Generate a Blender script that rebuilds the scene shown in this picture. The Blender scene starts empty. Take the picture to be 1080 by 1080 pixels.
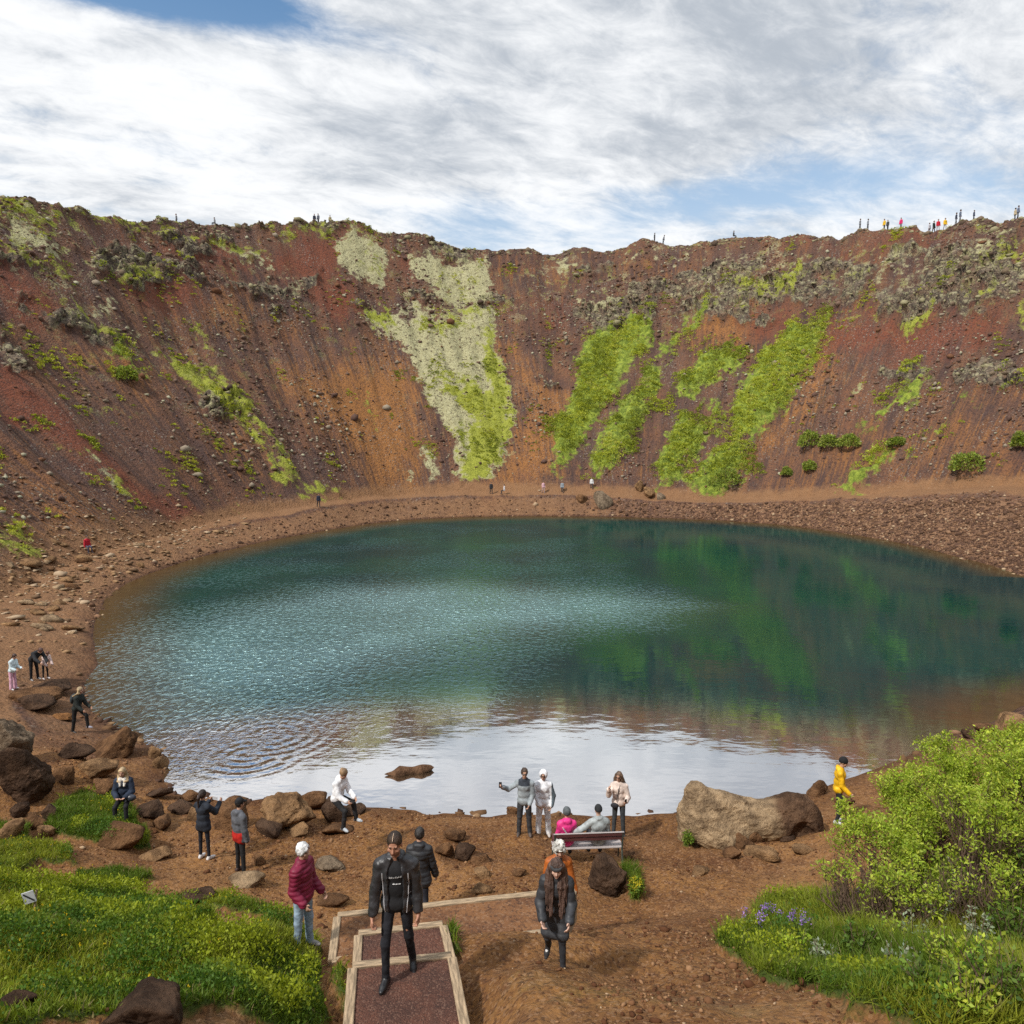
import bpy, math, random
import numpy as np
from mathutils import Vector, Matrix

S = bpy.context.scene
R = math.radians
rng = np.random.default_rng(7)
random.seed(7)

# ------------------------------------------------------------------ camera
CAM_H = 10.9
PITCH = R(5.356)
FPX = 800.0
cd = bpy.data.cameras.new("camera"); cam = bpy.data.objects.new("camera", cd)
S.collection.objects.link(cam)
cd.sensor_width = 36.0; cd.lens = FPX / 1080 * 36.0
cd.clip_start = 0.1; cd.clip_end = 5000
cam.location = (0, 0, CAM_H)
cam.rotation_euler = (R(90) - PITCH, 0, 0)
S.camera = cam

# ------------------------------------------------------------------ sun and exposure
SUN_EL, SUN_AZ = R(47), R(226)      # azimuth measured clockwise from +Y: behind the camera, to its left
sd_ = bpy.data.lights.new("sun", 'SUN'); sun = bpy.data.objects.new("sun", sd_)
S.collection.objects.link(sun)
sd_.energy = 2.9; sd_.angle = R(4); sd_.color = (1.0, 0.95, 0.87)
_d = Vector((math.sin(SUN_AZ) * math.cos(SUN_EL), math.cos(SUN_AZ) * math.cos(SUN_EL), math.sin(SUN_EL)))
sun.rotation_euler = _d.to_track_quat('Z', 'Y').to_euler()
S.view_settings.view_transform = 'Standard'; S.view_settings.look = 'None'
S.cycles.use_denoising = False; S.cycles.sample_clamp_direct = 2.5; S.cycles.sample_clamp_indirect = 4.0
S.view_settings.exposure = 0.44; S.view_settings.gamma = 1.0

# ------------------------------------------------------------------ node helper
class NT:
    """small wrapper: n.add('ShaderNodeX', prop=.., inputs by name/index) with sockets or values"""
    def __init__(s, tree): s.t = tree
    def add(s, typ, ins=None, **props):
        n = s.t.nodes.new(typ)
        for k, v in props.items(): setattr(n, k, v)
        for k, v in (ins or {}).items(): s.set(n.inputs[k], v)
        return n
    def set(s, sock, v):
        if isinstance(v, bpy.types.NodeSocket): s.t.links.new(v, sock)
        else: sock.default_value = v
    def math(s, op, a, b=0.0, c=0.0, clamp=False):
        n = s.t.nodes.new('ShaderNodeMath'); n.operation = op; n.use_clamp = clamp
        s.set(n.inputs[0], a); s.set(n.inputs[1], b); s.set(n.inputs[2], c)
        return n.outputs[0]
    def vmath(s, op, a, b=(0, 0, 0)):
        n = s.t.nodes.new('ShaderNodeVectorMath'); n.operation = op
        s.set(n.inputs[0], a); s.set(n.inputs[1], b)
        return n.outputs[1] if op in ('DOT_PRODUCT', 'LENGTH', 'DISTANCE') else n.outputs[0]
    def mix(s, f, a, b, blend='MIX'):
        n = s.t.nodes.new('ShaderNodeMix'); n.data_type = 'RGBA'; n.blend_type = blend
        s.set(n.inputs[0], f)
        for i, v in ((6, a), (7, b)):
            if isinstance(v, (tuple, list)) and len(v) == 3: v = (*v, 1)
            s.set(n.inputs[i], v)
        return n.outputs[2]
    def noise(s, vec, scale, detail=4, rough=0.55, dist=0.0, typ=None):
        n = s.t.nodes.new('ShaderNodeTexNoise')
        if typ: n.noise_type = typ
        s.set(n.inputs['Vector'], vec); n.inputs['Scale'].default_value = scale
        n.inputs['Detail'].default_value = detail; n.inputs['Roughness'].default_value = rough
        n.inputs['Distortion'].default_value = dist
        return n
    def voro(s, vec, scale, feature='F1', rand=1.0):
        n = s.t.nodes.new('ShaderNodeTexVoronoi'); n.feature = feature
        s.set(n.inputs['Vector'], vec); n.inputs['Scale'].default_value = scale
        n.inputs['Randomness'].default_value = rand
        return n
    def ramp(s, f, stops, interp='LINEAR'):
        n = s.t.nodes.new('ShaderNodeValToRGB'); cr = n.color_ramp; cr.interpolation = interp
        while len(cr.elements) < len(stops): cr.elements.new(0.5)
        for e, (p, c) in zip(cr.elements, stops):
            e.position = p; e.color = (*c, 1) if not isinstance(c, (int, float)) else (c, c, c, 1)
        s.set(n.inputs[0], f)
        return n.outputs[0]
    def smooth(s, v, lo, hi):
        n = s.t.nodes.new('ShaderNodeMapRange'); n.interpolation_type = 'SMOOTHSTEP'
        s.set(n.inputs[0], v); n.inputs[1].default_value = lo; n.inputs[2].default_value = hi
        return n.outputs[0]
    def attr(s, name):
        return s.add('ShaderNodeAttribute', attribute_name=name)

def new_mat(name):
    m = bpy.data.materials.new(name); m.use_nodes = True
    m.node_tree.nodes.clear()
    n = NT(m.node_tree)
    out = n.add('ShaderNodeOutputMaterial')
    return m, n, out

# ------------------------------------------------------------------ sky: Nishita with broken cloud
W = bpy.data.worlds.new("World"); S.world = W; W.use_nodes = True
W.node_tree.nodes.clear()
n = NT(W.node_tree)
wout = n.add('ShaderNodeOutputWorld'); bg = n.add('ShaderNodeBackground')
n.t.links.new(bg.outputs[0], wout.inputs[0])
bg.inputs[1].default_value = 0.12
sky = n.add('ShaderNodeTexSky', sky_type='NISHITA', sun_disc=False, sun_elevation=SUN_EL, sun_rotation=SUN_AZ)
sky.air_density = 1.0; sky.dust_density = 0.6; sky.ozone_density = 1.2
tc = n.add('ShaderNodeTexCoord'); dirv = tc.outputs['Generated']
sep = n.add('ShaderNodeSeparateXYZ', {0: dirv})
dz = n.math('ADD', n.math('MAXIMUM', sep.outputs[2], 0.0), 0.16)
px = n.math('DIVIDE', sep.outputs[0], dz); py = n.math('DIVIDE', sep.outputs[1], dz)
# the cloud deck is seen in perspective; streets of cloud run from lower left to upper right
pv = n.add('ShaderNodeCombineXYZ', {0: px, 1: py, 2: 0.37}).outputs[0]
pr = n.add('ShaderNodeVectorRotate', {'Vector': pv, 'Angle': R(-28)}, rotation_type='Z_AXIS').outputs[0]
ps = n.vmath('MULTIPLY', pr, (0.8, 1.25, 1.0))
big = n.noise(ps, 0.9, 9, 0.56, 0.35).outputs[0]
fine = n.noise(ps, 3.1, 10, 0.68, 0.35).outputs[0]
fine2 = n.noise(n.vmath('ADD', ps, (7.3, 2.2, 0)), 8.5, 8, 0.66, 0.5).outputs[0]
cov = n.math('ADD', n.math('MULTIPLY', big, 0.58), n.math('ADD', n.math('MULTIPLY', fine, 0.28), n.math('MULTIPLY', fine2, 0.14)))
def blob(az, el, raz, rel, amt):
    """a hole (or a thick part) in the cloud deck about a compass direction"""
    a, e = R(az), R(el)
    c = Vector((math.sin(a) * math.cos(e), math.cos(a) * math.cos(e), math.sin(e)))
    rt = Vector((math.cos(a), -math.sin(a), 0)); up = c.cross(rt) * -1
    u = n.math('DIVIDE', n.vmath('DOT_PRODUCT', n.vmath('SUBTRACT', dirv, tuple(c)), tuple(rt)), math.sin(R(raz)))
    v = n.math('DIVIDE', n.vmath('DOT_PRODUCT', n.vmath('SUBTRACT', dirv, tuple(c)), tuple(up)), math.sin(R(rel)))
    g = n.math('EXPONENT', n.math('MULTIPLY', n.math('ADD', n.math('MULTIPLY', u, u), n.math('MULTIPLY', v, v)), -1.0))
    return n.math('MULTIPLY', g, amt)
tot = cov
for b in SKYBLOBS if 'SKYBLOBS' in globals() else (
        (-35, 28.2, 17, 2.1, -0.60), (-22, 31.0, 9, 1.5, -0.40), (8, 31.5, 14, 1.0, -0.14),        # blue gap high on the left
        (12, 16.4, 15, 2.0, -0.11), (1, 13.0, 9, 2.0, -0.07),      # thin cloud low over the far rim
        (25, 24, 6, 3, -0.08), (33, 28, 6, 2, -0.10),               # thin patches on the right
        (-20, 22, 22, 6, 0.12), (14, 24, 14, 5, 0.10)):
    tot = n.math('ADD', tot, blob(*b))
covf = n.smooth(tot, 0.36, 0.52)
shade = n.noise(n.vmath('ADD', ps, (3.1, 1.7, 0)), 1.3, 9, 0.6, 0.3).outputs[0]
shf = n.smooth(n.math('ADD', n.math('MULTIPLY', shade, 0.5), n.math('ADD', n.math('MULTIPLY', fine, 0.25), n.math('MULTIPLY', fine2, 0.25))), 0.37, 0.57)
ccol = n.mix(shf, (3.0, 3.3, 3.7), (6.15, 6.25, 6.35))
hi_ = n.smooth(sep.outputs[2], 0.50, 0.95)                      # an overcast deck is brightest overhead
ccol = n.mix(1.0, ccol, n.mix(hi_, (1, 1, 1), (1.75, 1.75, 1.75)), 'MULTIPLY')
skyc = n.mix(1.0, sky.outputs[0], (0.72, 0.92, 0.98), 'MULTIPLY')
skyc = n.mix(n.math('SUBTRACT', 0.52, n.math('MULTIPLY', n.smooth(sep.outputs[2], 0.2, 0.48), 0.50)), skyc, (4.3, 4.75, 5.15))
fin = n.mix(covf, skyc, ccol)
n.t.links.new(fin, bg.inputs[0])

# ------------------------------------------------------------------ numpy noise
def _h(ix, iy, iz=0, seed=0):
    h = (ix * 374761393 + iy * 668265263 + iz * 2147483647 + seed * 1274126177) & 0xFFFFFFFF
    h = ((h ^ (h >> 13)) * 1274126177) & 0xFFFFFFFF
    return ((h ^ (h >> 16)) & 0xFFFFFF) / float(0xFFFFFF)
def vn2(x, y, seed=0):
    xi = np.floor(x).astype(np.int64); yi = np.floor(y).astype(np.int64)
    fx = x - xi; fy = y - yi
    fx = fx * fx * fx * (fx * (fx * 6 - 15) + 10); fy = fy * fy * fy * (fy * (fy * 6 - 15) + 10)
    a = _h(xi, yi, 0, seed); b = _h(xi + 1, yi, 0, seed); c = _h(xi, yi + 1, 0, seed); d = _h(xi + 1, yi + 1, 0, seed)
    return (a + (b - a) * fx) * (1 - fy) + (c + (d - c) * fx) * fy
def fbm2(x, y, octv=4, seed=0, gain=0.5):
    s = 0.0; a = 1.0; t = 0.0
    for i in range(octv):
        s = s + a * vn2(x * 2 ** i + 13.7 * i, y * 2 ** i - 7.3 * i, seed + i); t += a; a *= gain
    return s / t * 2 - 1
def vn3(x, y, z, seed=0):
    xi = np.floor(x).astype(np.int64); yi = np.floor(y).astype(np.int64); zi = np.floor(z).astype(np.int64)
    f = [x - xi, y - yi, z - zi]; f = [t * t * (3 - 2 * t) for t in f]
    r = 0
    for dx in (0, 1):
        for dy in (0, 1):
            for dz_ in (0, 1):
                w = (f[0] if dx else 1 - f[0]) * (f[1] if dy else 1 - f[1]) * (f[2] if dz_ else 1 - f[2])
                r = r + w * _h(xi + dx, yi + dy, zi + dz_, seed)
    return r
def fbm3(P, octv=3, seed=0, gain=0.5):
    s = 0.0; a = 1.0; t = 0.0
    for i in range(octv):
        k = 2.0 ** i
        s = s + a * vn3(P[:, 0] * k + 11.3 * i, P[:, 1] * k + 5.1 * i, P[:, 2] * k - 3.7 * i, seed + i); t += a; a *= gain
    return s / t * 2 - 1
def worley2(x, y, seed=0):
    xi = np.floor(x).astype(np.int64); yi = np.floor(y).astype(np.int64)
    f1 = np.full(x.shape, 9.0); f2 = np.full(x.shape, 9.0); cid = np.zeros(x.shape)
    for dx in (-1, 0, 1):
        for dy in (-1, 0, 1):
            cx = xi + dx + _h(xi + dx, yi + dy, 1, seed); cy = yi + dy + _h(xi + dx, yi + dy, 2, seed)
            d = np.hypot(cx - x, cy - y); m = d < f1
            f2 = np.where(m, f1, np.minimum(f2, d)); cid = np.where(m, _h(xi + dx, yi + dy, 3, seed), cid)
            f1 = np.where(m, d, f1)
    return f1, f2, cid
def sstep(x, a, b):
    t = np.clip((x - a) / (b - a), 0, 1); return t * t * (3 - 2 * t)

# ------------------------------------------------------------------ sight lines of the survey (pixel of the 1080 photo -> world)
CP, SP = math.cos(PITCH), math.sin(PITCH)
def ray(px_, py_):
    u = (np.asarray(px_, float) - 540) / FPX; v = (540 - np.asarray(py_, float)) / FPX
    return np.stack([u, CP + v * SP, -SP + v * CP], -1)     # scaled so that depth along the view axis is 1
def at_z(px_, py_, z=0.0):
    d = ray(px_, py_); t = (z - CAM_H) / d[2]; return (d[0] * t, d[1] * t, z)
def at_y(px_, py_, Y):
    d = ray(px_, py_); t = Y / d[1]; return (d[0] * t, Y, CAM_H + d[2] * t)

# ------------------------------------------------------------------ the crater: rings of survey points round the lake centre
CX, CY = 10.0, 62.0
NTH = 1440
def ring(pts, smooth_deg):
    P = np.array(pts, float); th = np.degrees(np.arctan2(P[:, 1] - CY, P[:, 0] - CX)) % 360
    r = np.hypot(P[:, 0] - CX, P[:, 1] - CY); o = np.argsort(th); th, r, z = th[o], r[o], P[o, 2]
    T = np.concatenate([th - 360, th, th + 360]); g = np.arange(NTH) * 360 / NTH
    rr = np.interp(g, T, np.tile(r, 3)); zz = np.interp(g, T, np.tile(z, 3))
    k = int(smooth_deg * NTH / 360); w = np.exp(-0.5 * (np.arange(-3 * k, 3 * k + 1) / max(k, 1)) ** 2); w /= w.sum()
    f = lambda a: np.convolve(np.concatenate([a[-3 * k:], a, a[:3 * k]]) if k else a, w, 'valid') if k else a
    return f(rr), f(zz)
shore_px = [(185, 802), (168, 818), (178, 838), (232, 842), (300, 842), (380, 852), (440, 852), (500, 856), (560, 859), (640, 860), (720, 858),
            (800, 848), (900, 820), (1000, 776), (1035, 764), (1080, 744),
            (1080, 608), (1000, 585), (900, 564), (820, 553), (740, 548), (640, 545), (500, 545), (420, 549), (330, 562), (250, 578), (180, 597),
            (130, 618), (105, 645), (100, 680), (104, 700), (90, 722), (96, 750), (122, 766), (150, 782)]
R0r, R0z = ring([at_z(*p) for p in shore_px] + [(52, 57, 0), (47, 43, 0), (34, 35, 0)], 0.6)
base_pts = [at_y(*p) for p in ((520, 519, 114), (640, 522, 113), (740, 527, 110), (820, 527, 105), (900, 521, 97), (1000, 515, 88), (1080, 512, 82),
            (420, 522, 112), (330, 533, 98), (250, 545, 89), (190, 560, 79), (130, 575, 67), (60, 600, 57), (0, 636, 47))]
base_pts += [(-28, 37, 1.6), (-24, 28, 1.9), (-19, 20.5, 1.9), (-13, 16.2, 1.7), (-7, 14.6, 1.4), (0, 14.5, 1.35), (6, 14.8, 1.35), (12, 16.8, 1.6),
             (18, 22, 2), (26, 28, 2.5), (38, 31, 3), (53, 42, 4), (60, 56, 5)]
R2r, R2z = ring(base_pts, 2)
rim_px = [(0, 207, 99), (60, 216, 105), (140, 238, 117), (250, 240, 132), (340, 235, 143), (400, 244, 148), (500, 261, 153), (600, 265, 155),
          (700, 257, 150), (820, 252, 138), (900, 247, 128), (1000, 237, 115), (1080, 229, 105)]
R4r, R4z = ring([at_y(*p) for p in rim_px] + [(82, 70, 46), (86, 40, 48), (70, 5, 45), (40, -25, 36), (0, -38, 30), (-40, -28, 34),
                (-68, 5, 42), (-80, 40, 43), (-79, 70, 42)], 1.2)
_g = np.arange(NTH) * 360.0 / NTH
near = np.exp(-(((_g - 265 + 180) % 360 - 180) / 34.0) ** 4)         # the near slope under the camera
R3r = R2r + 0.60 * (R4r - R2r); R3z = R2z + 0.53 * (R4z - R2z)
nr, nz = ring([(-60, 10, 22), (-26, 8, 8.5), (-12, 5.6, 6.3), (0, 5, 6.1), (12, 5.6, 6.2), (26, 10, 8.5), (60, 20, 22), (10, 150, 20), (-50, 100, 20), (70, 100, 20)], 1)
R3r = R3r * (1 - near) + nr * near; R3z = R3z * (1 - near) + nz * near
near2 = np.exp(-(((_g - 245 + 180) % 360 - 180) / 48.0) ** 4)
f1_ = 0.72 * (1 - near2) + 0.38 * near2; g1_ = 0.93 * (1 - near2) + 0.40 * near2
R1r = R0r + f1_ * (R2r - R0r); R1z = g1_ * R2z
TR = np.stack([np.zeros(NTH), R0r * 0.55, R0r, R1r, R2r, R3r, R4r, R4r + 5, R4r + 40, R4r + 250, np.full(NTH, 1500.0)])
TZ = np.stack([np.full(NTH, -9.0), np.full(NTH, -7.0), R0z, R1z, R2z, R3z, R4z, R4z + 0.2, R4z - 8, np.full(NTH, 18.0), np.full(NTH, 10.0)])
MOUNDS = [(11.2, 13.0, 4.0, 5.0, 0.0, 1.35), (0.1, 10.3, 1.3, 0.75, 0.15, 0.36), (-6.5, 9.8, 2.6, 1.6, 0.3, 0.35), (-3.9, 9.6, 1.0, 0.9, 0, 0.25),
          (-9.5, 12.0, 2.4, 1.2, -0.2, 0.45), (-2.6, 8.6, 0.5, 1.6, 0.15, -0.30), (-1.2, 7.7, 1.05, 1.25, 0, -0.75), (-14.5, 21.5, 2.2, 2.0, 0, 0.5)]          # (x, y, rx, ry, rot, h): local humps and hollows of the foreground
def ground(x, y, noise=True, full=False):
    x = np.asarray(x, float); y = np.asarray(y, float)
    dx, dy = x - CX, y - CY
    t = (np.degrees(np.arctan2(dy, dx)) % 360) * NTH / 360; i = np.floor(t).astype(int) % NTH; j = (i + 1) % NTH; f = t - np.floor(t)
    r = np.hypot(dx, dy); z = np.full(r.shape, 10.0); sec = np.zeros(r.shape)
    K = len(TR)
    ra = TR[0, i] * (1 - f) + TR[0, j] * f; za = TZ[0, i] * (1 - f) + TZ[0, j] * f
    for k in range(1, K):
        rb = TR[k, i] * (1 - f) + TR[k, j] * f; zb = TZ[k, i] * (1 - f) + TZ[k, j] * f
        m = (r >= ra) & (r < rb); q = np.where(m, (r - ra) / np.maximum(rb - ra, 1e-6), 0)
        z = np.where(m, za + (zb - za) * q, z); sec = np.where(m, k - 1 + q, sec)
        ra, za = rb, zb
    for (mx, my, rx, ry, rot, h) in MOUNDS:
        c, s_ = math.cos(rot), math.sin(rot)
        u = ((x - mx) * c + (y - my) * s_) / rx; v = (-(x - mx) * s_ + (y - my) * c) / ry
        z = z + h * np.exp(-(u * u + v * v) ** 2 * 0.9)
    if noise:
        wall = sstep(sec, 4.05, 4.4) * (1 - sstep(sec, 6.9, 7.6)); far_ = sstep(np.hypot(x, y), 25, 45)
        ang = np.arctan2(dy, dx)
        z = z + wall * far_ * (1.5 * fbm2(ang * 15, r / 26, 3, 3) + 0.4 * fbm2(ang * 50, r / 18, 3, 9))
        land = sstep(sec, 1.86, 2.4)
        z = z + land * (0.30 * (1 - far_) * fbm2(x / 2.2, y / 2.2, 3, 21) + far_ * 0.35 * fbm2(x / 4, y / 4, 3, 22) * (1 - 0.7 * wall))
    if full: return z, sec, r
    return z
def hit(px_, py_, noise=True):
    """where the sight line of a photo pixel meets the ground"""
    p = np.atleast_2d(np.stack([np.atleast_1d(px_), np.atleast_1d(py_)], -1)).astype(float)
    d = ray(p[:, 0], p[:, 1]); ts = np.concatenate([np.arange(3, 40, 0.1), np.arange(40, 230, 0.4)])
    X = d[:, None, 0] * ts; Y = d[:, None, 1] * ts; Z = CAM_H + d[:, None, 2] * ts
    below = Z < np.maximum(ground(X, Y, noise), 0.0); below[:, -1] = True
    k = np.argmax(below, 1); lo = ts[np.maximum(k - 1, 0)]; hi = ts[k]
    for _ in range(14):
        m = (lo + hi) / 2; b = CAM_H + d[:, 2] * m < np.maximum(ground(d[:, 0] * m, d[:, 1] * m, noise), 0.0)
        hi = np.where(b, m, hi); lo = np.where(b, lo, m)
    hi = np.where(ts[k] >= 229, np.nan, hi)
    out = np.stack([d[:, 0] * hi, d[:, 1] * hi, CAM_H + d[:, 2] * hi], -1)
    return out
def hit1(px_, py_): return hit(px_, py_)[0]
# ------------------------------------------------------------------ mesh helpers
def mesh_obj(name, verts, faces, mat=None, parent=None, smooth=False, loc=None, cols=None, fcols=None):
    """verts (n,3), faces: (m,k) array or list of lists -> ONE linked object"""
    me = bpy.data.meshes.new(name)
    v = np.asarray(verts, np.float32)
    if isinstance(faces, np.ndarray):
        k = faces.shape[1]; m = len(faces)
        me.vertices.add(len(v)); me.vertices.foreach_set('co', v.ravel())
        me.loops.add(m * k); me.loops.foreach_set('vertex_index', faces.astype(np.int32).ravel())
        me.polygons.add(m); me.polygons.foreach_set('loop_start', np.arange(0, m * k, k, dtype=np.int32))
        me.update(calc_edges=True)
    else:
        me.from_pydata(v.tolist(), [], [list(map(int, f)) for f in faces]); me.update()
    if smooth: me.polygons.foreach_set('use_smooth', np.ones(len(me.polygons), bool))
    if cols is not None: set_attr(me, 'Col', cols)
    o = bpy.data.objects.new(name, me); S.collection.objects.link(o)
    if mat: me.materials.append(mat)
    if parent: o.parent = parent
    if loc is not None: o.location = loc
    return o
def set_attr(me, name, a, dom='POINT'):
    a = np.asarray(a, np.float32)
    if a.ndim == 1:
        t = me.attributes.new(name, 'FLOAT', dom); t.data.foreach_set('value', a)
    else:
        if a.shape[1] == 3: a = np.concatenate([a, np.ones((len(a), 1), np.float32)], 1)
        t = me.attributes.new(name, 'FLOAT_COLOR', dom); t.data.foreach_set('color', a.ravel())
def tag(o, label=None, cat=None, group=None, kind=None):
    if label: o['label'] = label
    if cat: o['category'] = cat
    if group: o['group'] = group
    if kind: o['kind'] = kind
    return o
def empty(name, loc, rz=0.0, label=None, cat=None, group=None):
    o = bpy.data.objects.new(name, None); S.collection.objects.link(o)
    o.location = loc; o.rotation_euler = (0, 0, rz); o.empty_display_size = 0.2
    return tag(o, label, cat, group)

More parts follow.
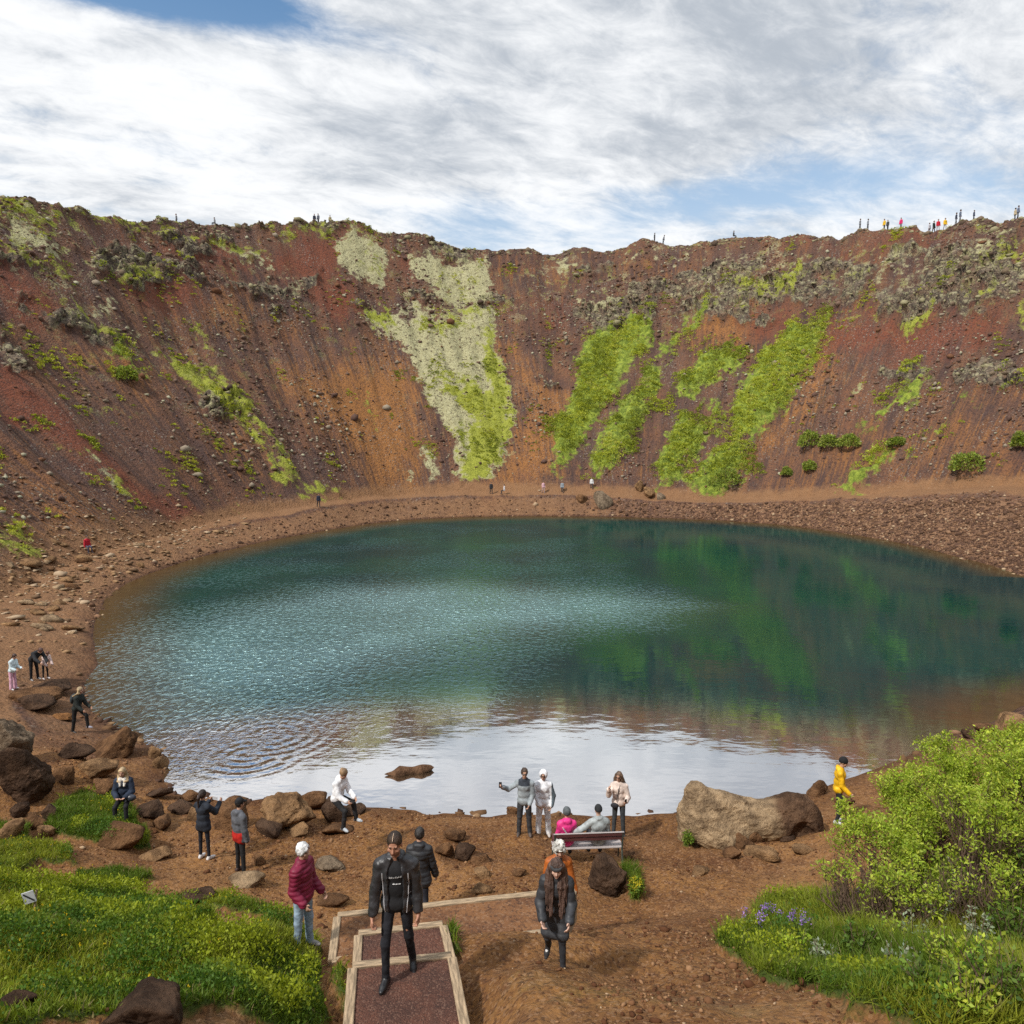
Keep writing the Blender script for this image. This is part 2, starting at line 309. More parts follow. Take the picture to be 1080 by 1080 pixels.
# ------------------------------------------------------------------ what covers the crater wall, patch by patch
# outlines surveyed from the photograph, carried by sight line onto the ground and kept there as world polygons
PATCH = {
 'pale': [
  ([(378,335),(400,322),(425,335),(440,328),(462,332),(500,318),(517,322),(524,345),(530,390),(541,418),(540,445),(532,475),(520,500),(505,512),(488,508),(478,480),(470,455),(455,430),(440,405),(428,378),(415,360),(395,352)], 1),
  ([(356,262),(368,248),(398,250),(408,275),(395,300),(380,302),(360,290)], .9), ([(428,268),(515,265),(521,310),(500,322),(470,320),(455,300),(438,290)], .85),
  ([(5,230),(25,225),(50,245),(60,262),(45,265),(20,255)], .9), ([(30,228),(55,235),(64,246),(50,246)], .9), ([(225,258),(270,262),(285,272),(285,283),(265,278),(240,266)], .9),
  ([(690,312),(720,290),(745,270),(800,260),(840,266),(850,285),(835,305),(800,320),(760,330),(720,335)], .36),
  ([(880,275),(960,255),(1010,268),(1000,290),(950,310),(890,315)], .36), ([(1025,268),(1068,238),(1072,242),(1035,272)], .9),
  ([(600,320),(625,312),(660,312),(655,330),(625,335)], .6), ([(442,480),(452,472),(467,490),(466,508),(455,505)], .7), ([(423,497),(437,494),(440,510),(425,510)], .6),
  ([(585,285),(600,272),(612,275),(605,290)], .8), ([(700,264),(730,262),(725,274),(705,272)], .6), ([(650,268),(700,262),(698,272),(655,276)], .55),
  ([(70,465),(95,472),(110,492),(140,520),(130,530),(100,505)], .5), ([(0,565),(30,560),(45,575),(20,585),(0,585)], .5), ([(215,418),(262,425),(270,440),(225,440)], .6),
  ([(95,305),(105,310),(100,325),(92,318)], .7), ([(108,318),(128,322),(125,332),(105,330)], .8), ([(115,335),(150,355),(148,362),(128,348)], .6),
  ([(270,285),(300,285),(340,300),(318,325),(300,325),(285,305)], .45), ([(905,405),(912,398),(908,412)], .8)],
 'yg': [
  ([(500,398),(541,415),(540,450),(525,490),(505,512),(488,506),(484,470),(498,440),(470,420),(455,395),(478,398)], .9), ([(517,330),(524,345),(530,390),(541,418),(525,440),(512,415),(508,370)], .9),
  ([(380,330),(400,322),(415,322),(412,345),(395,350)], 1), ([(438,340),(470,328),(500,316),(514,324),(480,345),(450,350)], .8), ([(470,455),(490,440),(500,480),(500,510),(488,506)], .7),
  ([(195,262),(245,256),(282,262),(250,264)], 1), ([(255,440),(280,445),(300,465),(307,480),(300,486),(272,460)], 1), ([(279,485),(310,493),(319,506),(300,509)], 1),
  ([(320,519),(355,516),(352,526),(322,526)], 1), ([(200,345),(212,355),(214,362),(205,358)], .9), ([(165,372),(215,385),(240,400),(272,430),(265,450),(230,430),(195,402)], .8),
  ([(120,284),(160,288),(166,296),(125,298)], 1), ([(20,265),(60,272),(62,280),(30,278)], .8), ([(65,318),(85,322),(105,340),(118,352),(105,352),(85,340),(70,328)], .8),
  ([(5,240),(40,238),(55,258),(30,258)], .55), ([(0,207),(60,214),(125,228),(190,240),(185,250),(110,238),(50,230),(0,226)], .85), ([(255,240),(330,235),(385,240),(380,250),(300,252)], .7), ([(230,430),(262,442),(290,480),(300,500),(280,490),(250,455)], .7), ([(200,345),(216,352),(230,385),(215,380)], .6), ([(0,250),(30,262),(70,275),(66,290),(20,282),(0,270)], .7), ([(0,320),(16,330),(14,342),(0,336)], .7), ([(60,470),(90,470),(110,488),(95,492)], .6), ([(300,240),(345,236),(372,245),(330,252),(300,250)], .8),
  ([(380,275),(398,272),(402,282),(385,285)], .7), ([(776,298),(845,294),(840,312),(780,314)], .9), ([(955,325),(985,322),(978,346),(957,346)], .9), ([(920,325),(955,320),(955,332),(925,334)], .6),
  ([(1038,276),(1075,258),(1080,266),(1050,282)], .9), ([(1016,322),(1045,308),(1040,322)], .8), ([(1066,330),(1080,320),(1080,346),(1068,346)], .9), ([(875,328),(960,330),(955,338),(878,338)], .55),
  ([(380,418),(388,415),(398,445),(402,460),(395,456)], .7), ([(60,425),(100,420),(110,432),(90,435)], .3), ([(0,540),(20,545),(40,565),(35,580),(0,582)], .8),
  ([(95,420),(108,422),(106,432),(98,430)], .7), ([(115,498),(130,502),(142,515),(135,520),(120,508)], .8), ([(118,428),(140,430),(135,438),(122,436)], .6), ([(215,520),(240,528),(255,540),(240,540),(222,528)], .6)],
 'green': [
  ([(582,475),(583,450),(595,430),(605,410),(607,380),(612,360),(640,345),(685,335),(689,350),(670,380),(655,405),(640,430),(620,465),(600,495),(583,500)], 1),
  ([(622,490),(625,470),(640,440),(660,420),(680,395),(690,380),(702,385),(692,420),(672,460),(655,490),(632,510)], .8),
  ([(695,360),(725,340),(748,318),(757,315),(750,335),(725,355),(705,375),(690,372)], .8), ([(718,400),(735,380),(760,372),(786,370),(780,390),(755,410),(735,418),(720,415)], .95),
  ([(690,495),(700,460),(720,440),(745,445),(740,470),(725,490),(710,515),(690,515)], .95), ([(722,510),(730,495),(760,480),(780,478),(787,495),(770,510),(740,522)], 1),
  ([(746,425),(765,420),(765,445),(755,465),(746,460)], .75), ([(770,460),(775,430),(785,400),(805,370),(830,345),(868,326),(867,355),(860,375),(840,400),(820,430),(800,455),(775,475)], 1),
  ([(915,452),(935,425),(955,405),(980,402),(970,415),(945,430),(925,448)], .95), ([(888,520),(900,500),(920,485),(940,473),(940,482),(925,495),(905,515)], .95),
  ([(985,465),(990,450),(1010,435),(1030,420),(1042,410),(1030,425),(1008,440),(995,465)], .75), ([(950,490),(957,478),(960,482),(953,495)], .8), ([(892,425),(905,400),(910,405),(898,430)], .6),
  ([(105,362),(130,360),(138,380),(148,390),(140,385),(118,372)], 1), ([(958,385),(980,380),(985,392),(962,395)], .7), ([(1060,395),(1080,400),(1075,410),(1060,408)], .6), ([(898,440),(908,435),(905,450)],.6)],
 'rock': [
  ([(640,332),(660,305),(700,290),(760,268),(830,260),(900,256),(960,252),(1020,262),(1080,258),(1080,332),(1040,345),(1000,345),(960,336),(900,332),(860,332),(820,330),(780,335),(740,345),(700,328),(650,345)], .8), ([(500,272),(640,268),(820,256),(960,246),(1080,240),(1080,262),(960,258),(830,264),(700,288),(640,300),(520,300)], .5), ([(60,238),(190,262),(260,275),(200,290),(110,262)], .6), ([(0,300),(60,310),(150,330),(140,345),(60,330),(0,325)], .5),
  ([(605,337),(625,318),(660,310),(700,315),(695,337),(660,337),(635,354),(613,356)], 1), ([(0,205),(60,212),(120,225),(190,240),(250,240),(340,235),(380,240),(440,250),(500,262),(500,272),(440,262),(400,250),(340,247),(300,250),(250,252),(190,262),(120,250),(60,238),(0,235)], .8),
  ([(20,262),(60,250),(100,255),(140,265),(200,285),(215,295),(290,288),(340,285),(345,305),(300,320),(270,325),(230,300),(180,300),(120,297),(60,286),(20,281)], .85),
  ([(30,338),(80,335),(105,345),(130,352),(128,362),(95,358),(60,352)], 1), ([(0,335),(12,340),(12,358),(0,360)], 1), ([(5,365),(20,370),(25,388),(5,385)], 1), ([(0,275),(110,290),(112,303),(60,300),(0,290)], .8),
  ([(498,300),(590,305),(602,320),(560,322),(500,316)], .7), ([(930,390),(985,382),(990,395),(985,406),(940,402)], 1), ([(998,395),(1030,380),(1080,385),(1080,402),(1050,410),(1008,416)], 1),
  ([(205,410),(235,412),(262,430),(255,442),(215,435)], .8), ([(425,300),(455,298),(460,325),(430,330)], .85), ([(590,340),(605,340),(600,358),(588,355)], .9), ([(1045,330),(1068,325),(1066,342),(1045,345)], 1),
  ([(15,300),(35,305),(35,318),(18,315)], .9), ([(370,310),(415,312),(412,325),(375,325)], .8), ([(800,330),(830,330),(825,345),(795,342)], .9), ([(880,355),(930,358),(945,370),(900,368)], .5),
  ([(600,412),(620,412),(618,425),(602,425)], .7), ([(575,395),(595,398),(592,408),(577,408)], .7), ([(1010,285),(1080,270),(1080,335),(1020,330)], .7)],
 'orange': [
  ([(300,400),(330,395),(380,390),(410,370),(420,385),(435,410),(445,440),(450,470),(430,518),(395,520),(375,480),(340,440),(310,425)], .85), ([(530,360),(545,370),(570,400),(600,420),(583,500),(525,515),(520,500),(540,460),(560,430),(545,400)], .8),
  ([(740,340),(790,328),(785,362),(758,372)], .9), ([(868,360),(885,350),(880,400),(850,430),(790,480),(780,500),(800,460),(840,410)], .8), ([(215,318),(258,325),(250,352),(222,345)], .7),
  ([(280,330),(320,330),(310,350),(285,350)], .4), ([(0,480),(60,500),(120,540),(140,570),(60,600),(0,620)], .5), ([(860,460),(960,430),(1080,420),(1080,512),(900,520),(830,525),(800,510)], .42), ([(140,330),(190,330),(200,350),(160,345)], .5),
  ([(515,265),(640,268),(600,300),(520,300)], .4), ([(650,275),(740,270),(720,300),(660,310)], .4), ([(225,455),(270,460),(280,490),(240,480)], .6), ([(60,345),(140,370),(200,400),(150,420),(80,380)], .45), ([(640,480),(690,470),(690,520),(640,520)], .3)],
 'red': [
  ([(280,275),(325,255),(367,255),(357,285),(345,300),(330,290),(300,285)], .9), ([(330,310),(360,298),(380,330),(370,347),(345,330)], .9), ([(195,262),(235,262),(268,282),(230,287),(205,282)], .8),
  ([(0,385),(30,405),(60,430),(90,460),(120,490),(160,520),(215,552),(190,556),(150,528),(110,500),(70,470),(30,438),(0,430)], 1), ([(870,335),(930,345),(1000,345),(1050,335),(1050,355),(990,367),(930,372),(880,362)], .9),
  ([(130,300),(205,298),(215,325),(150,325)], .8), ([(0,285),(50,300),(70,340),(30,335),(0,325)], .7), ([(820,250),(960,240),(1000,238),(1000,246),(870,255),(820,256)], .7), ([(520,268),(580,272),(570,300),(540,300)], .3),
  ([(565,320),(600,320),(590,350),(570,345)], .6), ([(100,250),(190,265),(200,285),(140,265)], .6), ([(785,335),(832,335),(825,350),(800,355)], .8), ([(410,262),(432,268),(440,295),(420,290)], .7), ([(870,370),(960,375),(930,390),(880,385)], .5)],
 'dirt': [     # bare trodden earth of the foreground
 ],
}
def world_poly(pp):
    out = []
    for (x, y) in pp:
        for k in range(12):
            q = hit(x, y + 1.5 * k, False)[0]
            if not np.isnan(q[0]): break
        out.append(q[:2])
    return np.array(out)
def poly_sd(P, x, y):
    """signed distance (+ inside) of points to polygon P"""
    d = np.full(x.shape, 1e9); ins = np.zeros(x.shape, bool)
    for a, b in zip(P, np.roll(P, -1, 0)):
        e = b - a; L = max(e @ e, 1e-9)
        t = np.clip(((x - a[0]) * e[0] + (y - a[1]) * e[1]) / L, 0, 1)
        d = np.minimum(d, np.hypot(x - a[0] - t * e[0], y - a[1] - t * e[1]))
        c = ((a[1] > y) != (b[1] > y)); ins ^= c & (x < (b[0] - a[0]) * (y - a[1]) / (b[1] - a[1] + 1e-12) + a[0])
    return np.where(ins, d, -d)
def paint(x, y, polys, wx, wy, w=1.2):
    m = np.zeros(x.shape)
    for (P, s_) in polys:
        lo, hi_ = P.min(0) - 4, P.max(0) + 4
        sel = np.nonzero((x > lo[0]) & (x < hi_[0]) & (y > lo[1]) & (y < hi_[1]))[0]
        if len(sel):
            sd = poly_sd(P, x[sel] + wx[sel], y[sel] + wy[sel])
            m[sel] = np.maximum(m[sel], s_ * np.clip(0.5 + sd / (2 * w), 0, 1))
    return m
WP = {k: [(world_poly(p), s_) for p, s_ in v] for k, v in PATCH.items()}
# foreground turf
TURF = [([(0,940),(40,948),(100,956),(150,958),(185,975),(235,990),(262,1000),(300,990),(335,1010),(342,1040),(335,1080),(330,1110),(-60,1110),(-60,925)], 1),
        ([(55,850),(90,842),(130,850),(152,870),(155,888),(110,892),(60,885)], 1), ([(75,928),(120,922),(158,930),(158,942),(110,942),(80,938)], .9), ([(185,948),(225,945),(262,955),(285,975),(255,972),(195,955)], .9),
        ([(-60,860),(30,880),(50,905),(30,925),(-60,930)], .9), ([(30,890),(75,905),(70,918),(30,915)], .9), ([(790,975),(830,965),(900,970),(960,940),(1080,900),(1200,900),(1200,1110),(1000,1110),(905,1085),(870,1040),(835,1045),(790,1030),(765,1010)], 1),
        ([(350,1045),(372,1035),(372,1085),(352,1085)], .8), ([(466,985),(482,1000),(482,1020),(470,1012)], .9), ([(655,915),(678,918),(680,945),(660,948)], .7), ([(718,880),(732,880),(735,892),(720,892)], .8)]
WTURF = [(world_poly(p), s_) for p, s_ in TURF]

# ------------------------------------------------------------------ crater ground: one sheet to the horizon
az_f = np.linspace(-45, 45, 800); az_c = np.linspace(45, 315, 130)[1:-1]
AZ = R(1) * np.concatenate([az_f, az_c])
rr_ = [1.2]
while rr_[-1] < 1500:
    q = rr_[-1]
    st = 0.35 if q < 5 else 0.05 if q < 16 else 0.07 if q < 30 else 0.25 if q < 60 else 0.27 if q < 175 else q * 0.06
    rr_.append(q + st)
RR = np.array(rr_)
GX = (RR[:, None] * np.sin(AZ)[None]).ravel(); GY = (RR[:, None] * np.cos(AZ)[None]).ravel()
GZ, SEC, RAD = ground(GX, GY, True, True)
ANG = np.arctan2(GY - CY, GX - CX)
wx = 2.0 * fbm2(GX / 3.0, GY / 3.0, 4, 31, .6); wy = 2.0 * fbm2(GX / 3.0, GY / 3.0, 4, 41, .6)
M = {k: paint(GX, GY, WP[k], wx, wy, {'orange': 5, 'red': 3.0, 'green': 2.0, 'yg': 1.8}.get(k, 1.5)) for k in ('pale', 'yg', 'green', 'rock', 'orange', 'red')}
wx2 = 0.35 * fbm2(GX / 0.8, GY / 0.8, 3, 51)
M['turf'] = paint(GX, GY, WTURF, wx2, wx2 * 0, 0.18)
dist = np.hypot(GX, GY)
nearf = 1 - sstep(dist, 24, 34)
bank = sstep(SEC, 1.9, 2.1) * (1 - sstep(SEC, 2.75, 3.0))
pathm = sstep(SEC, 2.85, 3.05) * (1 - sstep(SEC, 4.0, 4.12)) * (1 - nearf)
beach = (sstep(dist, 24, 34)) * sstep(SEC, 2.1, 2.4) * (1 - sstep(SEC, 4.0, 4.25)) * (1 - sstep(GX, -22, -17)) * (1 - sstep(GY, 72, 92))
shorez = np.maximum(1 - np.abs(SEC - 2.0) * 3.2, 0)
# crags stand out of the wall: cellular blocks
rk = M['rock']
f1, f2, cid = worley2(ANG * 80 / 3.2 + 0.5 * fbm2(GX / 1.5, GY / 1.5, 2, 61), GZ / 1.7 + 0.4 * fbm2(GX / 4, GY / 4, 2, 62), 71)
g1, g2, cid2 = worley2(ANG * 80 / 1.3, GZ / 0.55, 72)
blk = sstep(f2 - f1, 0.0, 0.22) * (0.35 + 1.1 * cid) + 0.22 * sstep(g2 - g1, 0, 0.3) * (0.3 + cid2)
ragged = sstep(rk + 0.30 * fbm2(ANG * 80 / 3, GZ / 2.2, 4, 73) + 0.55 * fbm2(ANG * 80 / 11, GZ / 4.5, 3, 74), 0.46, 0.78)
RKM = ragged
ang_out = np.stack([np.cos(ANG), np.sin(ANG)], -1)
push = RKM * (blk * 1.15 - 0.25)
# turf and scrub stand proud of the scree
gm = np.maximum.reduce([M['pale'] * 0.8, M['yg'], M['green']])
gmb = sstep(gm + 0.25 * fbm2(GX / 1.6, GY / 1.6, 3, 81), 0.35, 0.8)
h1, h2, hc = worley2(ANG * 80 / 1.6, GZ / 1.1, 82)
push = push + gmb * (0.12 + 0.55 * (1 - h1) * (0.4 + hc)) * np.where(M['green'] > 0.3, 1.5, 0.8)
push *= (1 - sstep(SEC, 5.97, 6.05))
GX2 = GX - ang_out[:, 0] * push * 0.6; GY2 = GY - ang_out[:, 1] * push * 0.6; GZ2 = GZ + push * 0.65
rimb = np.exp(-((SEC - 6.0) / 0.05) ** 2) * (dist > 40)
GZ2 += rimb * 0.35 * np.maximum(0, fbm2(ANG * 40, RAD / 3.0, 3, 91) + 0.3) * (1 + 1.2 * sstep(-GX, -20, 30))
# foreground: trodden earth, turf edge and small stones underfoot
GZ2 += nearf * sstep(SEC, 2.0, 2.4) * (0.05 * fbm2(GX / 0.45, GY / 0.45, 3, 95) + 0.05 * np.maximum(0, fbm2(GX / 0.22, GY / 0.22, 3, 98)) * sstep(fbm2(GX / 1.6, GY / 1.6, 2, 99), -.1, .4) + 0.022 * fbm2(GX / 0.12, GY / 0.12, 2, 96))
tf = M['turf']
GZ2 += nearf * sstep(tf, 0.35, 0.65) * (0.17 + 0.10 * fbm2(GX / 0.9, GY / 0.9, 3, 97))
nr_, nc_ = len(RR), len(AZ)
I = np.arange(nr_ * nc_).reshape(nr_, nc_)
quads = np.stack([I[:-1], np.roll(I, -1, 1)[:-1], np.roll(I, -1, 1)[1:], I[1:]], -1).reshape(-1, 4)
quads = quads[:, ::-1]
V = np.stack([GX2, GY2, GZ2], -1)

def ground_z(x, y):
    """height of the finished ground by sampling its grid (bilinear)"""
    x = np.atleast_1d(x).astype(float); y = np.atleast_1d(y).astype(float)
    a = np.degrees(np.arctan2(x, y)); a = np.where(a < -45, a + 360, a); AZD = np.degrees(AZ)
    ci = np.clip(np.searchsorted(AZD, a, 'right') - 1, 0, nc_ - 2); fa = np.clip((a - AZD[ci]) / (AZD[ci + 1] - AZD[ci]), 0, 1)
    r_ = np.hypot(x, y); ri = np.clip(np.searchsorted(RR, r_, 'right') - 1, 0, nr_ - 2); fr = np.clip((r_ - RR[ri]) / (RR[ri + 1] - RR[ri]), 0, 1)
    Z = GZ2.reshape(nr_, nc_)
    return (Z[ri, ci] * (1 - fa) + Z[ri, ci + 1] * fa) * (1 - fr) + (Z[ri + 1, ci] * (1 - fa) + Z[ri + 1, ci + 1] * fa) * fr
def gz(x, y): return float(ground_z(x, y)[0])
def spot(px_, py_):
    """surveyed standing point: sight line to the finished ground"""
    d = ray(px_, py_); ts = np.concatenate([np.arange(4, 40, 0.03), np.arange(40, 200, 0.1)])
    b = CAM_H + d[2] * ts < np.maximum(ground_z(d[0] * ts, d[1] * ts), -0.05)
    k = int(np.argmax(b)) if b.any() else len(ts) - 1
    t = ts[k]
    return np.array([d[0] * t, d[1] * t, CAM_H + d[2] * t])
def depth_of(p): return p[1] * CP - (p[2] - CAM_H) * SP

# ------------------------------------------------------------------ ground material
gm_, n, out = new_mat("crater_ground")
geo = n.add('ShaderNodeNewGeometry'); pos = geo.outputs['Position']
A1 = n.attr('m1'); A2 = n.attr('m2'); A3 = n.attr('m3')
s1 = n.add('ShaderNodeSeparateColor', {0: A1.outputs['Color']}); s2 = n.add('ShaderNodeSeparateColor', {0: A2.outputs['Color']}); s3 = n.add('ShaderNodeSeparateColor', {0: A3.outputs['Color']})
uvv = n.attr('slope_uv').outputs['Vector']
nearA = A3.outputs['Alpha']
nb = n.noise(pos, 0.16, 6, 0.6).outputs[0]; nm = n.noise(pos, 0.9, 6, 0.62).outputs[0]; nf = n.noise(pos, 4.5, 5, 0.65).outputs[0]
streak = n.noise(n.vmath('MULTIPLY', uvv, (1.0, 0.11, 1)), 0.45, 6, 0.6).outputs[0]
streak2 = n.noise(n.vmath('MULTIPLY', uvv, (1.0, 0.09, 1)), 1.6, 5, 0.6).outputs[0]
c = n.mix(n.smooth(streak, 0.35, 0.65), (0.078, 0.045, 0.037), (0.180, 0.086, 0.048))
c = n.mix(n.math('MULTIPLY', n.smooth(streak2, 0.46, 0.75), 0.6), c, (0.25, 0.115, 0.045))
c = n.mix(n.math('MULTIPLY', n.smooth(nf, 0.4, 0.62), 0.45), c, (0.060, 0.038, 0.034))
c = n.mix(n.math('MULTIPLY', n.smooth(nb, 0.45, 0.7), 0.6), c, (0.085, 0.052, 0.046))
c = n.mix(n.math('MULTIPLY', n.smooth(nb, 0.50, 0.25), 0.45), c, (0.225, 0.095, 0.045))
def edge(m, amt, lo, hi, tex=None):
    t = n.math('MULTIPLY', n.math('SUBTRACT', tex if tex is not None else nm, 0.5), amt)
    return n.smooth(n.math('ADD', m, t), lo, hi)
c = n.mix(n.math('MULTIPLY', edge(s1.outputs[0], 1.4, 0.15, 0.75, streak2), 0.92), c, n.mix(nf, (0.24, 0.10, 0.030), (0.34, 0.155, 0.052)))
c = n.mix(n.math('MULTIPLY', edge(s1.outputs[1], 0.9, 0.15, 0.65, streak2), 0.95), c, n.mix(nf, (0.132, 0.040, 0.024), (0.21, 0.074, 0.040)))
# loose stones: dark and pale chips
v1 = n.voro(pos, 2.6); v2 = n.voro(pos, 6.0)
chip = n.math('MULTIPLY', n.smooth(n.math('SUBTRACT', 0.33, v1.outputs['Distance']), 0.0, 0.08), n.smooth(n.add('ShaderNodeSeparateColor', {0: v1.outputs['Color']}).outputs[0], 0.66, 0.72))
chip2 = n.math('MULTIPLY', n.smooth(n.math('SUBTRACT', 0.36, v2.outputs['Distance']), 0.0, 0.1), n.smooth(n.add('ShaderNodeSeparateColor', {0: v2.outputs['Color']}).outputs[1], 0.62, 0.7))
chips = n.math('MULTIPLY', n.math('MAXIMUM', chip, chip2), n.math('SUBTRACT', 1.0, nearA))
chips = n.math('MULTIPLY', chips, n.smooth(n.noise(pos, 0.12, 3).outputs[0], 0.40, 0.62))
c = n.mix(n.math('MULTIPLY', chips, 0.75), c, n.mix(nf, (0.17, 0.14, 0.115), (0.34, 0.31, 0.26)))
dk = n.math('MULTIPLY', n.smooth(n.add('ShaderNodeSeparateColor', {0: v2.outputs['Color']}).outputs[2], 0.6, 0.9), 0.55)
c = n.mix(n.math('MULTIPLY', dk, n.math('SUBTRACT', 1.0, nearA)), c, (0.045, 0.03, 0.028))
# path round the lake, shore bank, left beach
c = n.mix(n.math('MULTIPLY', edge(s3.outputs[1], 0.9, 0.25, 0.9), 0.8), c, n.mix(nm, (0.20, 0.10, 0.045), (0.31, 0.17, 0.085)))
vb = n.voro(pos, 3.2); vbc = n.add('ShaderNodeSeparateColor', {0: vb.outputs['Color']}).outputs[0]
c = n.mix(n.math('MULTIPLY', s3.outputs[2], 0.95), c, n.mix(n.smooth(vbc, 0.1, 0.95), (0.10, 0.052, 0.034), (0.26, 0.145, 0.08)))
# near trodden earth
dirt = n.mix(n.smooth(n.noise(pos, 0.42, 6, 0.6).outputs[0], 0.3, 0.7), (0.132, 0.056, 0.018), (0.275, 0.132, 0.042))
dirt = n.mix(n.smooth(n.noise(pos, 7, 6, 0.7).outputs[0], 0.42, 0.72), dirt, (0.083, 0.032, 0.016))
dirt = n.mix(n.math('MULTIPLY', n.smooth(n.noise(pos, 0.23, 4, 0.55).outputs[0], 0.44, 0.66), 0.55), dirt, (0.30, 0.155, 0.062))
dirt = n.mix(n.math('MULTIPLY', n.smooth(n.noise(pos, 0.9, 5, 0.6).outputs[0], 0.52, 0.70), 0.6), dirt, (0.085, 0.034, 0.016))
v3 = n.voro(pos, 26); v3c = n.add('ShaderNodeSeparateColor', {0: v3.outputs['Color']}).outputs[0]
dirt = n.mix(n.math('MULTIPLY', n.smooth(v3c, 0.72, 0.95), 0.65), dirt, (0.28, 0.16, 0.085))
dirt = n.mix(n.math('MULTIPLY', n.smooth(v3c, 0.28, 0.05), 0.6), dirt, (0.05, 0.024, 0.014))
c = n.mix(nearA, c, dirt)
# crags
rv = n.voro(n.vmath('MULTIPLY', pos, (1, 1, 1.5)), 1.1, 'DISTANCE_TO_EDGE').outputs[0]
rock = n.mix(n.smooth(nm, 0.35, 0.66), (0.075, 0.055, 0.042), (0.20, 0.155, 0.11))
rock = n.mix(n.math('MULTIPLY', n.smooth(n.noise(pos, 1.5, 4, 0.55).outputs[0], 0.50, 0.64), 0.6), rock, (0.36, 0.34, 0.20))
rock = n.mix(n.math('MULTIPLY', n.smooth(n.noise(pos, 0.35, 4).outputs[0], 0.5, 0.6), 0.6), rock, (0.17, 0.095, 0.06))
rock = n.mix(n.math('MULTIPLY', n.smooth(rv, 0.09, 0.0), 0.85), rock, (0.03, 0.026, 0.024))
c = n.mix(edge(s2.outputs[2], 0.7, 0.32, 0.66), c, rock)
# lichen and moss, then green scrub
pale = n.mix(n.smooth(nf, 0.3, 0.7), (0.27, 0.24, 0.12), (0.44, 0.42, 0.25))
pale = n.mix(n.smooth(n.noise(pos, 2.1, 5, 0.65).outputs[0], 0.53, 0.64), pale, (0.115, 0.09, 0.055))
gap = n.noise(pos, 0.33, 6, 0.68).outputs[0]
c = n.mix(edge(n.math('SUBTRACT', s1.outputs[2], n.math('MULTIPLY', n.smooth(gap, 0.52, 0.70), 0.45)), 1.5, 0.36, 0.62), c, pale)
yg = n.mix(n.smooth(nf, 0.32, 0.68), (0.17, 0.19, 0.025), (0.33, 0.34, 0.055))
c = n.mix(edge(n.math('SUBTRACT', s2.outputs[0], n.math('MULTIPLY', n.smooth(gap, 0.50, 0.68), 0.30)), 1.5, 0.36, 0.66), c, yg)
gr = n.mix(n.smooth(n.noise(pos, 1.6, 5, 0.65).outputs[0], 0.38, 0.66), (0.11, 0.15, 0.022), (0.27, 0.32, 0.045))
c = n.mix(edge(n.math('SUBTRACT', s2.outputs[1], n.math('MULTIPLY', n.smooth(gap, 0.55, 0.70), 0.4)), 1.3, 0.36, 0.62), c, gr)
turf = n.mix(nf, (0.03, 0.05, 0.008), (0.07, 0.10, 0.015))
c = n.mix(edge(s3.outputs[0], 0.6, 0.4, 0.6, nf), c, turf)
thin = n.math('MULTIPLY', n.attr('thin').outputs['Fac'], n.smooth(n.noise(pos, 0.55, 7, 0.7).outputs[0], 0.52, 0.62))
c = n.mix(n.math('MULTIPLY', thin, n.smooth(nf, 0.38, 0.58)), c, n.mix(n.smooth(gap, 0.42, 0.6), (0.36, 0.33, 0.19), (0.24, 0.255, 0.05)))
# damp margin at the waterline
sepz = n.add('ShaderNodeSeparateXYZ', {0: pos}).outputs[2]
damp = n.smooth(n.math('ADD', sepz, n.math('MULTIPLY', nm, 0.25)), 0.42, 0.16)
c = n.mix(n.math('MULTIPLY', damp, 0.6), c, n.mix(1.0, c, (0.40, 0.34, 0.32), 'MULTIPLY'))
bh = n.math('ADD', n.math('MULTIPLY', n.noise(pos, 1.8, 8, 0.68).outputs[0], 0.9), n.math('MULTIPLY', v2.outputs['Distance'], -0.25))
bn = n.math('ADD', n.math('MULTIPLY', n.noise(pos, 9, 7, 0.7).outputs[0], 0.16), n.math('MULTIPLY', v3.outputs['Distance'], -0.03))
hmix = n.add('ShaderNodeMix', {0: nearA, 2: bh, 3: bn}, data_type='FLOAT').outputs[0]
bump = n.add('ShaderNodeBump', {'Height': hmix, 'Strength': 0.75, 'Distance': 0.55})
bsdf = n.add('ShaderNodeBsdfPrincipled', {'Base Color': c, 'Roughness': 0.92, 'Normal': bump.outputs[0]})
bsdf.inputs['Specular IOR Level'].default_value = 0.2
n.t.links.new(bsdf.outputs[0], out.inputs[0])

gobj = mesh_obj('ground', V, quads, gm_, smooth=True)
gobj['kind'] = 'structure'
gme = gobj.data
set_attr(gme, 'm1', np.stack([M['orange'], M['red'], M['pale'] * sstep(SEC, 4.0, 4.1)], -1))
set_attr(gme, 'm2', np.stack([M['yg'], M['green'], np.maximum(RKM * 0.9, 0)], -1))
set_attr(gme, 'm3', np.stack([M['turf'], np.maximum.reduce([pathm, beach * 0.8, bank * (1 - nearf) * 0.75 * (1 - sstep(GX, 4, 32))]), bank * (1 - nearf) * (1 - beach) * (0.25 + 0.75 * sstep(GX, 8, 36)), nearf * (1 - sstep(SEC, 5.2, 5.6))], -1))
set_attr(gme, 'thin', sstep(SEC, 4.1, 5.6) * (0.25 + 0.6 * sstep(SEC, 5.1, 5.6) + 0.5 * sstep(-GX, -10, 40)) * (1 - .7 * M['red']) * sstep(fbm2(ANG * 10, SEC * 3, 3, 171), -.35, .3))
t_ = gme.attributes.new('slope_uv', 'FLOAT_VECTOR', 'POINT')
t_.data.foreach_set('vector', np.stack([ANG * 85, RAD * 1.2 + GZ, 0 * ANG], -1).astype(np.float32).ravel())

